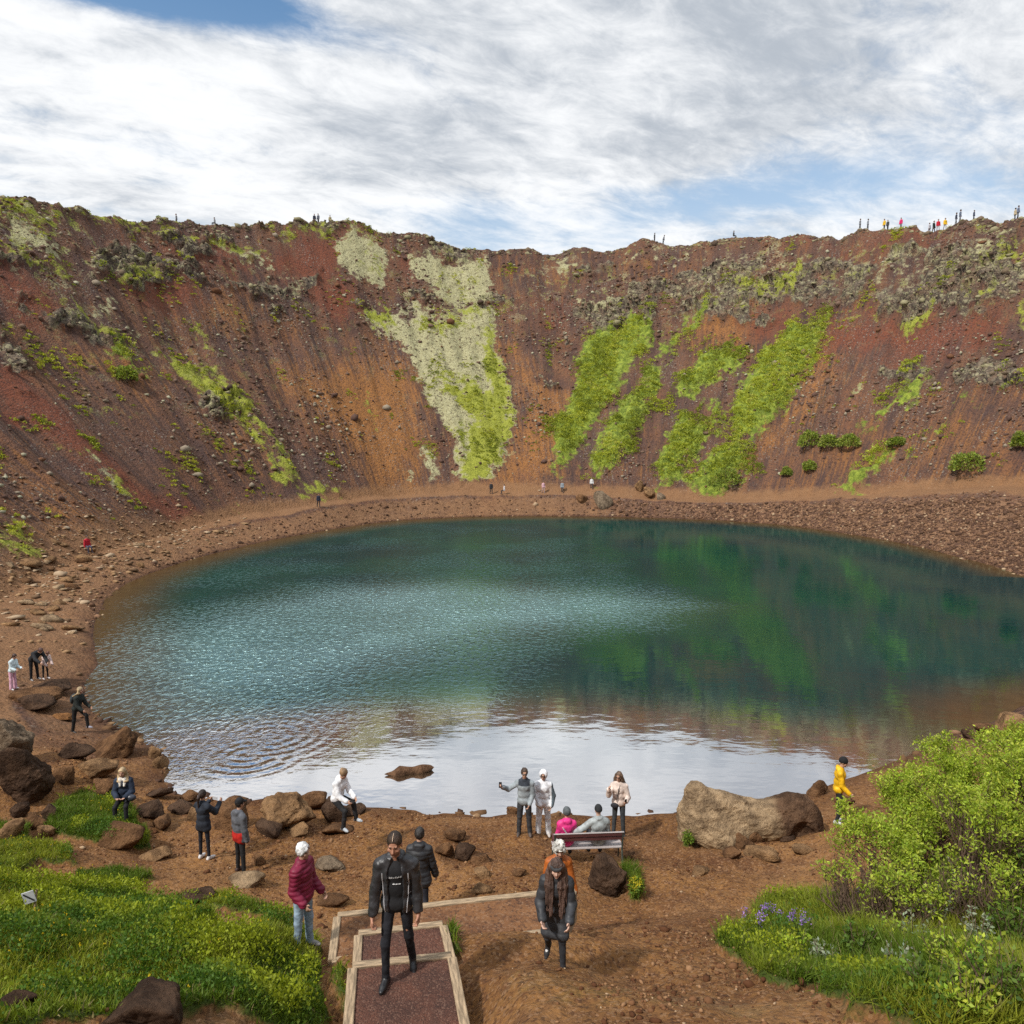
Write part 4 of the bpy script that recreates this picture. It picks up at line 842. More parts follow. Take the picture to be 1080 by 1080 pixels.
# single round shrubs on the wall
def wall_shrub(px_, py_, wpx, hpx, label, seed):
    p = spot(px_, py_); dpt = depth_of(p); w = wpx / FPX * dpt; h = hpx / FPX * dpt
    r = np.random.default_rng(seed)
    root = empty('shrub', p, 0, label, 'shrub', 'round shrubs on the crater wall')
    k = 1500; d = norm(r.normal(size=(k, 3))); d[:, 2] = np.abs(d[:, 2]) * 1.0 - 0.15
    lob = 0.72 + 0.38 * fbm3(d * 2.2 + seed, 3, seed)
    rad = lob * r.uniform(0.55, 1.0, k) ** 0.5
    P3 = d * rad[:, None] * np.array([w / 2, w / 2.6, h * 0.85]) + np.array([0, 0, h * 0.15])
    col = tint([(0.18, 0.23, 0.035), (0.27, 0.33, 0.05), (0.33, 0.37, 0.08), (0.16, 0.18, 0.05)], k, r)
    v, f, cc = leaves(P3, norm(d + np.array([0, 0, .4]) + r.normal(size=(k, 3)) * .6), r.uniform(.16, .36, k), col, r, .7)
    mesh_obj('foliage', v, f, leaf_m, root, cols=cc)
    tv, tf_, tcx = tube([(0, 0, -.2), (0.05, 0, h * .4), (-.1, .05, h * .7)], [.08, .06, .03], 5)
    mesh_obj('stem', tv, tf_, bark_m, root)
def tube(pts, rad, sides=6):
    P = np.array(pts, float); k = len(P); T = np.gradient(P, axis=0); T = norm(T)
    up = np.array([0.31, 0.17, 0.93]); A = norm(np.cross(T, up)); Bn = np.cross(T, A)
    a = np.arange(sides) * 2 * np.pi / sides
    v = (P[:, None] + (A[:, None] * np.cos(a)[None, :, None] + Bn[:, None] * np.sin(a)[None, :, None]) * np.array(rad, float)[:, None, None]).reshape(-1, 3)
    I = np.arange(k * sides).reshape(k, sides)
    f = np.stack([I[:-1], np.roll(I, -1, 1)[:-1], np.roll(I, -1, 1)[1:], I[1:]], -1).reshape(-1, 4)
    return v, f, None
bark_m, n, out = new_mat("willow_bark")
pos = n.add('ShaderNodeNewGeometry').outputs['Position']
c = n.mix(n.noise(pos, 14, 4).outputs[0], (0.07, 0.04, 0.026), (0.20, 0.13, 0.085))
bs = n.add('ShaderNodeBsdfPrincipled', {'Base Color': c, 'Roughness': 0.85}); n.t.links.new(bs.outputs[0], out.inputs[0])
for a in ((853, 472, 30, 26, 'round dark green shrub on the brown slope, left of a row of three', 301), (874, 472, 28, 18, 'spreading green shrub in the middle of the row of three', 302),
          (896, 472, 34, 20, 'long low green shrub, right of the row of three', 303), (1020, 498, 48, 30, 'broad green shrub alone on the right slope above the path', 304),
          (134, 402, 32, 22, 'bright green shrub at the end of a turf strip on the left slope', 305), (830, 501, 14, 11, 'tiny green shrub low on the slope above the far bank', 306),
          (854, 496, 20, 13, 'small green shrub beside the tiny one above the far bank', 307), (1077, 472, 24, 24, 'green shrub at the right edge of the slope', 308),
          (945, 470, 26, 12, 'flat green shrub below the bright turf strip on the right slope', 309), (765, 512, 44, 26, 'wide pale green shrub at the foot of the green scrub', 310)):
    wall_shrub(*a)

# willow bushes in the right foreground: bare stems, leaves in rosettes at the tips
def willow(x, y, h, spread, nst, label, seed, pal, lean=(0, 0), bare=0.60):
    r = np.random.default_rng(seed); base = np.array([x, y, gz(x, y) - 0.05])
    root = empty('willow_bush', base, 0, label, 'bush', 'willow bushes on the right')
    SV, SF, off = [], [], 0; tips = []
    def add(pts, rad, sides):
        nonlocal off
        v, f, _ = tube(pts, rad, sides); SV.append(v); SF.append(f + off); off += len(v)
    for s_ in range(nst):
        a = r.uniform(0, 2 * np.pi); rr0 = spread * 0.35 * math.sqrt(r.random())
        p = np.array([math.cos(a) * rr0, math.sin(a) * rr0, 0.0])
        p[2] = gz(x + p[0], y + p[1]) - base[2] - 0.05
        a2 = a + r.normal() * 0.5; ou = spread * r.uniform(0.15, 0.75)
        end = np.array([math.cos(a2) * ou + lean[0] + p[0] * .4, math.sin(a2) * ou + lean[1] + p[1] * .4, h * r.uniform(0.62, 1.0) * (1 - 0.18 * (ou / spread) ** 2)])
        pts = []; K = 7
        for q in range(K):
            t = q / (K - 1); b_ = p + (end - p) * t; b_[:2] = p[:2] + (end - p)[:2] * t ** 1.5
            b_ = b_ + r.normal(size=3) * 0.035 * (q > 0); pts.append(b_)
        add(pts, np.linspace(0.016, 0.006, K), 4)
        for q in range(2, K):
            for _ in range(2 if q < K - 2 else 3):
                d = norm(np.array([r.normal() * .7, r.normal() * .7, 0.75]) + 0.5 * norm(pts[q] - pts[q - 1])); L = r.uniform(.16, .42) * (1.15 - 0.1 * q)
                b1 = pts[q] + d * L * .5 + r.normal(size=3) * .02; b2 = pts[q] + d * L + np.array([0, 0, .05])
                add([pts[q], b1, b2], [.006, .004, .003], 3)
                if b2[2] > h * bare * r.uniform(.8, 1.25): tips.append(b2); 
                if b1[2] > h * (bare + .13) * r.uniform(.8, 1.2): tips.append(b1)
        if r.random() < 1.5 - bare: tips.append(pts[-1])
    mesh_obj('stems', np.concatenate(SV), np.concatenate(SF), bark_m, root)
    T_ = np.array(tips); per = 25; k = len(T_) * per
    C_ = np.repeat(T_, per, 0) + r.normal(size=(k, 3)) * np.array([.06, .06, .05])
    d = norm(r.normal(size=(k, 3)) * np.array([.8, .8, .45]) + np.array([0, 0, .6]))
    hue = np.repeat(r.uniform(.8, 1.25, len(T_)), per)[:, None]
    col = tint(pal, k, r, .22, .08) * hue
    v, f, cc = leaves(C_, d, r.uniform(.035, .078, k), col, r, .45)
    mesh_obj('foliage', v, f, leaf_m, root, cols=cc)
YGR = [(0.29, 0.37, 0.03), (0.38, 0.45, 0.05), (0.22, 0.30, 0.028), (0.34, 0.40, 0.06)]
GRN = [(0.10, 0.17, 0.025), (0.14, 0.21, 0.03), (0.08, 0.13, 0.022)]
SIL = [(0.30, 0.34, 0.24), (0.38, 0.42, 0.31), (0.24, 0.29, 0.19)]
# ---- foreground vegetation is placed after the ground
willow(6.6, 12.3, 1.35, 1.0, 34, 'leftmost willow bush reaching towards the yellow jacket', 401, YGR, (-.15, .1), bare=.70)
willow(7.6, 13.4, 1.6, 1.15, 40, 'tall yellow green willow bush behind the leftmost one', 402, YGR)
willow(8.9, 13.6, 1.6, 1.3, 44, 'tallest willow bush with its top against the lake', 403, YGR)
willow(7.5, 11.3, 1.5, 1.2, 50, 'willow bush with many bare brown stems in the middle front', 404, YGR, bare=.82)
willow(9.1, 11.9, 1.5, 1.3, 44, 'dense willow bush at the right edge of the picture', 405, YGR)
willow(5.9, 10.9, .95, .85, 36, 'low twiggy willow bush above the purple flowers', 406, YGR, bare=1.05)
willow(7.9, 9.9, .85, .8, 30, 'darker green willow bush low at the right edge', 407, GRN)
willow(10.6, 14.4, 1.5, 1.3, 30, 'far right willow bush half out of the picture', 408, YGR)
willow(6.75, 10.4, .95, .8, 40, 'nearly bare brown stemmed willow bush in front of the middle one', 410, YGR, bare=1.15)
willow(5.45, 11.35, 1.0, .75, 38, 'twiggy willow bush at the left edge of the thicket above the purple flowers', 411, YGR, bare=1.12)
# ------------------------------------------------------------------ turf, leafy ground cover, flowers
r = np.random.default_rng(61)
tfm = M['turf'] * (dist < 26)
i = pick_verts(sstep(tfm, .45, .7), 230000, 11)
P3 = V[i] + np.stack([r.uniform(-.02, .02, len(i)), r.uniform(-.04, .04, len(i)), 0 * i - .01], -1)
gx, gy = P3[:, 0], P3[:, 1]
tall = np.where(gx > 5.0, 2.3, np.where(gx > 2.2, 1.55, 0.85)) * (1 + 0.5 * fbm2(gx / .8, gy / .8, 3, 141))
L = r.uniform(.07, .19, len(i)) * tall
wd = r.uniform(.0035, .0075, len(i)) * np.where(gx > 2.2, 1.0, 1.25)
yel = sstep(fbm2(gx / 1.5, gy / 1.5, 3, 142), -.25, .4)[:, None]
col = (np.array((0.10, 0.155, 0.014)) * (1 - yel) + np.array((0.235, 0.26, 0.024)) * yel) * (1 + .3 * r.uniform(-1, 1, (len(i), 1)))
dry = r.random(len(i)) < .06; col[dry] = np.array((0.24, 0.20, 0.09)) * r.uniform(.7, 1.2, (dry.sum(), 1))
ln = norm(np.stack([r.normal(size=len(i)) * .45, r.normal(size=len(i)) * .45 - .12, np.ones(len(i))], -1))
sdv = norm(np.cross(ln, r.normal(size=(len(i), 3)))); bend = np.cross(sdv, ln) * (r.uniform(.1, .55, len(i)) * L)[:, None]
m1_ = P3 + ln * (L * .55)[:, None] + bend * .3; tp = P3 + ln * (L * .95)[:, None] + bend
w_ = sdv * wd[:, None]
vv = np.stack([P3 - w_, P3 + w_, m1_ + w_ * .75, m1_ - w_ * .75, tp + w_ * .15, tp - w_ * .15], 1).reshape(-1, 3)
k6 = np.arange(len(i))[:, None] * 6
ff = np.concatenate([k6 + np.array([[0, 1, 2, 3]]), k6 + np.array([[3, 2, 4, 5]])])
o = mesh_obj('grass', vv, ff, grass_m, cols=np.repeat(col, 6, 0)); o['kind'] = 'stuff'
# leafy herbs in clumps on the left bank and under the willows
cl = sstep(fbm2(GX / .9, GY / .9, 3, 151), .0, .35)
i = pick_verts(sstep(tfm, .4, .7) * (0.06 + cl) * np.where(GX > 3, .55, 1), 52000, 12)
gx, gy = GX[i], GY[i]; hh = r.uniform(.04, .26, len(i)) * (0.4 + .9 * cl[i])
yel = sstep(fbm2(gx / 1.1 + 5, gy / 1.1, 3, 152) + .8 * (hh - .12) * 3, -.1, .5)[:, None]
col = (np.array((0.07, 0.14, 0.018)) * (1 - yel) + np.array((0.25, 0.29, 0.018)) * yel) * (1 + .3 * r.uniform(-1, 1, (len(i), 1)))
P3 = V[i] + np.stack([r.uniform(-.05, .05, len(i)), r.uniform(-.05, .05, len(i)), hh], -1)
v, f, cc = leaves(P3, norm(r.normal(size=(len(i), 3)) * .6 + np.array([0, 0, .75])), r.uniform(.025, .062, len(i)), col, r, .6)
o = mesh_obj('leafy_ground_cover', v, f, leaf_m, cols=cc); o['kind'] = 'stuff'
# small yellow flowers
i = pick_verts(sstep(tfm, .5, .7) * (GX < 0) * sstep(fbm2(GX / .7, GY / .7, 2, 161), .1, .4), 150, 13)
P3 = V[i] + np.stack([0 * GX[i], 0 * GX[i], r.uniform(.12, .26, len(i))], -1)
P3 = np.repeat(P3, 5, 0); d = norm(r.normal(size=(len(P3), 3)) + np.array([0, -.2, .5]))
v, f, cc = leaves(P3, d, np.full(len(P3), .022), tint((0.62, 0.46, 0.02), len(P3), r, .15, .05), r, .8)
o = mesh_obj('meadow_flowers', v, f, leaf_m, cols=cc); o['kind'] = 'stuff'
# taller single plants
def leafy_plant(name, px_, py_, h, w, k, pal, label, cat, seed, flower=None, size=(.03, .06), group=None):
    p = spot(px_, py_); r = np.random.default_rng(seed)
    root = empty(name, p, 0, label, cat, group)
    SV, SF, off, LP, LN, FP = [], [], 0, [], [], []
    for s_ in range(k):
        a = r.uniform(0, 6.28); e = np.array([math.cos(a) * w * r.uniform(.1, .5), math.sin(a) * w * r.uniform(.1, .5), h * r.uniform(.6, 1)])
        b0 = e * np.array([.25, .25, 0]); pts = [b0 - np.array([0, 0, .05]), (b0 + e) / 2 + np.array([0, 0, .03]), e]
        v, f, _ = tube(pts, [.006, .005, .003], 4); SV.append(v); SF.append(f + off); off += len(v)
        for q in range(16):
            t = r.uniform(.25, 1); LP.append(b0 * (1 - t) + e * t + r.normal(size=3) * .015); LN.append(norm(r.normal(size=3) + np.array([0, 0, .5])))
        if flower is not None and s_ % 2 == 0:
            for q in range(22): FP.append(e + np.array([r.normal() * .026, r.normal() * .026, r.uniform(-.03, .07)]))
    mesh_obj('stems', np.concatenate(SV), np.concatenate(SF), bark_m if flower is None else leaf_m, root, cols=np.tile((0.1, .14, .04), (off, 1)))
    LP = np.array(LP); v, f, cc = leaves(LP, np.array(LN), r.uniform(*size, len(LP)), tint(pal, len(LP), r), r, .5)
    mesh_obj('foliage', v, f, leaf_m, root, cols=cc)
    if FP:
        FP = np.array(FP); v, f, cc = leaves(FP, norm(r.normal(size=(len(FP), 3))), np.full(len(FP), .024), tint(flower, len(FP), r, .25, .08), r, .8)
        mesh_obj('blossom', v, f, leaf_m, root, cols=cc)
for j, (a, b, h, w, k, t) in enumerate(((1000, 1030, .55, .7, 30, 'feathery bright green plant right of the grass bank'), (1055, 1065, .6, .7, 34, 'bright leafy plant in the lower right corner'), (940, 1005, .5, .6, 26, 'leafy stemmed plant below the bare willow stems'),
        (1062, 960, .75, .8, 36, 'dark leafy plant under the willow at the right edge'), (1020, 1075, .45, .6, 26, 'short leafy plant at the bottom edge'))):
    leafy_plant('leafy_herb', a, b, h, w, k, GRN if j % 2 else YGR, t, 'plant', 580 + j, None, (.04, .08), 'leafy plants on the grassy bank')
LUP = [(0.30, 0.16, 0.55), (0.42, 0.27, 0.66), (0.22, 0.12, 0.46)]
leafy_plant('lupin', 795, 990, .42, .45, 12, GRN, 'purple lupin at the left end of the grassy bank', 'flower', 501, LUP)
leafy_plant('lupin', 814, 984, .45, .4, 12, GRN, 'purple lupin just right of the leftmost one', 'flower', 502, LUP)
leafy_plant('lupin', 846, 992, .42, .5, 14, GRN, 'broad clump of purple lupin below the twiggy willow', 'flower', 503, LUP)
leafy_plant('lupin', 909, 962, .4, .3, 8, GRN, 'purple lupin half hidden among bare willow stems', 'flower', 504, LUP)
for j, (a, b, h, w, t) in enumerate(((985, 985, .75, .7, 'tall silvery willow sprig among the bare stems'), (1012, 960, .8, .8, 'silvery willow sprig nearest the right edge'), (962, 1000, .5, .6, 'low silvery willow sprig above the grass'),
        (946, 1030, .38, .5, 'small silvery willow sprig standing in the grass'), (1030, 1000, .6, .6, 'silvery willow sprig beside the dark green bush'), (866, 1015, .3, .4, 'pale grey leafy sprig left in the grassy bank'))):
    leafy_plant('woolly_willow', a, b, h, w, 14, SIL, t, 'plant', 520 + j, None, (.04, .075), 'silvery willow sprigs')
for j, (a, b, h, w, k, t) in enumerate(((1035, 1040, .55, .9, 34, 'broad bright green leafy plant at the lower right'), (1070, 1000, .7, .8, 30, 'dark green leafy plant at the right edge'), (985, 1055, .4, .7, 26, 'leafy green plant at the bottom of the grassy bank'),
        (838, 1010, .35, .5, 20, 'yellow green leafy plant under the purple lupins'), (905, 1010, .45, .6, 24, 'leafy plant in the middle of the grassy bank'))):
    leafy_plant('leafy_herb', a, b, h, w, k, GRN if j % 3 else YGR, t, 'plant', 540 + j, None, (.05, .095), 'leafy plants on the grassy bank')
leafy_plant('grass_tuft', 671, 946, .4, .35, 40, [(0.10, 0.17, 0.02), (0.16, 0.23, 0.03)], 'green tuft with yellow flowers beside the tussock rock', 'grass tuft', 560, [(0.6, 0.5, 0.03)], (.05, .11))
leafy_plant('grass_tuft', 726, 891, .3, .3, 30, [(0.10, 0.17, 0.02), (0.16, 0.23, 0.03)], 'small green tuft at the left foot of the big boulder', 'grass tuft', 561, None, (.05, .1))

# ------------------------------------------------------------------ timber steps
def mat_simple(name, col, rough, noise_scale=20, var=0.35, bump=0.0, metallic=0.0, stretch=(1, 1, 1)):
    m, n, out = new_mat(name)
    tcx = n.add('ShaderNodeTexCoord').outputs['Object']; q = n.noise(n.vmath('MULTIPLY', tcx, stretch), noise_scale, 6, .65).outputs[0]
    c = n.mix(n.smooth(q, .3, .7), tuple(x * (1 - var) for x in col), tuple(x * (1 + var) for x in col))
    b = n.add('ShaderNodeBsdfPrincipled', {'Base Color': c, 'Roughness': rough, 'Metallic': metallic})
    if bump:
        bb = n.add('ShaderNodeBump', {'Height': q, 'Strength': bump, 'Distance': .02}); n.t.links.new(bb.outputs[0], b.inputs['Normal'])
    n.t.links.new(b.outputs[0], out.inputs[0]); return m
timber_m = mat_simple('timber', (0.31, 0.225, 0.14), .85, 5, .5, .6, stretch=(1, 8, 8))
gravel_m, n, out = new_mat("red_gravel")
pos = n.add('ShaderNodeNewGeometry').outputs['Position']
vg = n.voro(pos, 55); vgc = n.add('ShaderNodeSeparateColor', {0: vg.outputs['Color']}).outputs[0]
c = n.mix(n.smooth(n.noise(pos, 2.5, 5, .6).outputs[0], .35, .65), (0.065, 0.026, 0.017), (0.115, 0.042, 0.024))
c = n.mix(n.math('MULTIPLY', n.smooth(vgc, .7, .95), .5), c, (0.20, 0.11, 0.075)); c = n.mix(n.math('MULTIPLY', n.smooth(vgc, .3, .05), .6), c, (0.035, .015, .01))
bb = n.add('ShaderNodeBump', {'Height': n.math('SUBTRACT', n.noise(pos, 25, 5, .7).outputs[0], n.math('MULTIPLY', vg.outputs['Distance'], .6)), 'Strength': .8, 'Distance': .03})
bs = n.add('ShaderNodeBsdfPrincipled', {'Base Color': c, 'Roughness': .95, 'Normal': bb.outputs[0]}); n.t.links.new(bs.outputs[0], out.inputs[0])
earth_m, n, out = new_mat("landing_earth")
pos = n.add('ShaderNodeNewGeometry').outputs['Position']
c = n.mix(n.smooth(n.noise(pos, 1.1, 6, .62).outputs[0], .35, .65), (0.115, 0.046, 0.018), (0.225, 0.10, 0.036))
vg = n.voro(pos, 30); vgc = n.add('ShaderNodeSeparateColor', {0: vg.outputs['Color']}).outputs[0]
c = n.mix(n.math('MULTIPLY', n.smooth(vgc, .72, .95), .5), c, (0.26, 0.15, 0.085)); c = n.mix(n.math('MULTIPLY', n.smooth(vgc, .28, .05), .6), c, (0.045, .02, .012))
bb = n.add('ShaderNodeBump', {'Height': n.noise(pos, 12, 7, .7).outputs[0], 'Strength': .8, 'Distance': .06})
bs = n.add('ShaderNodeBsdfPrincipled', {'Base Color': c, 'Roughness': .95, 'Normal': bb.outputs[0]}); n.t.links.new(bs.outputs[0], out.inputs[0])
def bev_box(cx, cy, cz, sx, sy, sz, b=.008):
    """bevelled box as verts and faces"""
    import bmesh
    bm = bmesh.new(); bmesh.ops.create_cube(bm, size=1.0)
    for v_ in bm.verts: v_.co = (cx + v_.co.x * sx, cy + v_.co.y * sy, cz + v_.co.z * sz)
    if b: bmesh.ops.bevel(bm, geom=bm.edges[:], offset=b, segments=1, affect='EDGES')
    bm.verts.index_update()
    v = [tuple(q.co) for q in bm.verts]; f = [[q.index for q in p.verts] for p in bm.faces]; bm.free(); return v, f
def join_vf(parts):
    V_, F_, o_ = [], [], 0
    for v, f in parts:
        V_ += [tuple(q) for q in v]; F_ += [[int(i_) + o_ for i_ in q] for q in f]; o_ += len(v)
    return V_, F_
def beam(a, b, z, wd, hgt, parent, top=0.0):
    """timber laid from a to b (x, y), its top at height z"""
    a, b = Vector((*a, 0)), Vector((*b, 0)); L = (b - a).length; ang = math.atan2(b.y - a.y, b.x - a.x)
    v, f = bev_box(0, 0, 0, L, wd, hgt)
    o = mesh_obj('beam', v, f, timber_m, parent)
    m = (a + b) / 2; p = Vector(parent.location)
    o.location = (m.x - p.x, m.y - p.y, z - hgt / 2 - p.z); o.rotation_euler = (0, 0, ang); return o
def box_step(z, far_l, far_r, near_l, near_r, label, wd=.115, hgt=.24, front=True, fill=None):
    W_ = [at_z(*p, z) for p in (far_l, far_r, near_r, near_l)]; P = [np.array(w[:2]) for w in W_]; c0 = sum(P) / 4
    root = empty('gravel_step', (c0[0], c0[1], z - hgt), 0, label, 'step')
    ins = lambda a, b: a + (b - a) / np.linalg.norm(b - a) * wd
    beam(P[0], P[1], z, wd, hgt, root)                                   # far riser
    beam(ins(P[0], P[3]) - (ins(P[0], P[3]) - P[0]) * .5, P[3], z + .003, wd, hgt, root)
    beam(ins(P[1], P[2]) - (ins(P[1], P[2]) - P[1]) * .5, P[2], z + .003, wd, hgt, root)
    if front: beam(P[3], P[2], z - .004, wd, hgt, root)
    cc_ = [c0 + (p - c0) * .97 for p in P]; K = 12; vs = []
    for a in range(K + 1):
        for b in range(K + 1):
            u, v = a / K, b / K; q = (cc_[3] * (1 - u) + cc_[2] * u) * (1 - v) + (cc_[0] * (1 - u) + cc_[1] * u) * v
            vs.append((q[0] - c0[0], q[1] - c0[1], hgt - .028 + .012 * math.sin(a * 2.1 + b * 1.3)))
    fs = [[a * (K + 1) + b, (a + 1) * (K + 1) + b, (a + 1) * (K + 1) + b + 1, a * (K + 1) + b + 1] for a in range(K) for b in range(K)]
    mesh_obj('gravel', vs, fs, fill or gravel_m, root, smooth=True)
    return root
ZC, ZB, ZA = 4.55, 4.17, 3.75
la = box_step(ZA, (356, 964), (606, 937), (350, 1012), (585, 980), 'wide timber edged landing filled with earth, lowest of three', hgt=.5, front=False, fill=earth_m)
beam(at_z(350, 1012, ZA)[:2], at_z(392, 1006, ZA)[:2], ZA - .004, .115, .5, la); beam(at_z(545, 985, ZA)[:2], at_z(585, 980, ZA)[:2], ZA - .004, .115, .3, la)
box_step(ZB, (378, 983), (467, 973), (376, 1022), (476, 1010), 'small timber framed gravel step between landing and top step', front=False, hgt=.36)
box_step(ZC, (372, 1017), (476, 1006), (366, 1096), (491, 1084), 'largest timber framed gravel step under the leather jacket man', hgt=.36)

# ------------------------------------------------------------------ bench
bench_m = mat_simple('bench_wood', (0.085, 0.030, 0.030), .55, 7, .3, .2, stretch=(1, 12, 12))
bench_g = mat_simple('bench_weathered_wood', (0.36, 0.32, 0.31), .7, 7, .15, .2, stretch=(1, 12, 12))
iron_m = mat_simple('bench_iron', (0.05, 0.065, 0.055), .5, 12, .3, .1)
bp_ = spot(621, 914)
BX, BY = bp_[0], bp_[1]; BZ = gz(BX, BY + .25)
bench = empty('park_bench', (BX, BY, BZ), R(4), 'dark maroon wooden bench facing the lake with two people seated', 'bench')
BW = 1.68
for (zc, hh_b, yy) in ((.83, .085, .02), (.725, .09, .045)):
    v, f = bev_box(0, yy, zc, BW, .035, hh_b); mesh_obj('backrest', v, f, bench_m, bench)
v, f = bev_box(0, .018, .8785, BW, .05, .010, .002); mesh_obj('top_rail', v, f, bench_g, bench)
v, f = join_vf([bev_box(0, yy, .45, BW, .085, .035) for yy in (.14, .24, .34, .44)]); mesh_obj('seat', v, f, bench_g, bench)
for sx in (-1, 1):
    xx = sx * (BW / 2 - .03)
    def bar(a, b, t=.045):
        a, b = np.array(a, float), np.array(b, float); return tube([a, b], [t / 2, t / 2], 4)[:2]
    v, f = join_vf([bar((xx, .0, .885), (xx, .085, .40)), bar((xx, .085, .44), (xx, -.03, 0)), bar((xx, .06, .425), (xx, .47, .425)), bar((xx, .45, .43), (xx, .50, 0))])
    mesh_obj('leg', v, f, iron_m, bench)
    v, f = join_vf([bar((xx, .05, .66), (xx, .46, .66), .05), bar((xx, .45, .66), (xx, .46, .43), .04)]); mesh_obj('armrest', v, f, bench_m, bench)

# ------------------------------------------------------------------ little keep-off sign on a peg in the turf
sp_ = spot(38, 963); dS = depth_of(sp_); u_ = dS / FPX
sign = empty('sign', sp_, R(12), 'small grey white sign on a wooden peg in the turf at the left', 'sign')
v, f = tube([(-.03, 0, -.1), (0, 0, 14 * u_), (.03, -.005, 26 * u_)], [.02, .018, .016], 6)[:2]; mesh_obj('peg', v, f, timber_m, sign)
sgm = mat_simple('sign_plate', (0.42, 0.43, 0.46), .5, 9, .15); sgd = mat_simple('sign_ink', (0.03, 0.03, 0.035), .5, 9, .1)
v, f = bev_box(0, -.032, 20 * u_, 12 * u_, .012, 13 * u_, .003); o = mesh_obj('plate', v, f, sgm, sign); o.rotation_euler = (0, R(-14), 0)
v, f = bev_box(0, -.040, 20 * u_, 13 * u_, .004, 1.8 * u_, .001)
v = [((x - 0) * math.cos(.85) - (z - 20 * u_) * -math.sin(.85), y, 20 * u_ + (x * -math.sin(.85) + (z - 20 * u_) * math.cos(.85))) for x, y, z in v]
o2 = mesh_obj('strike', v, f, sgd, o)
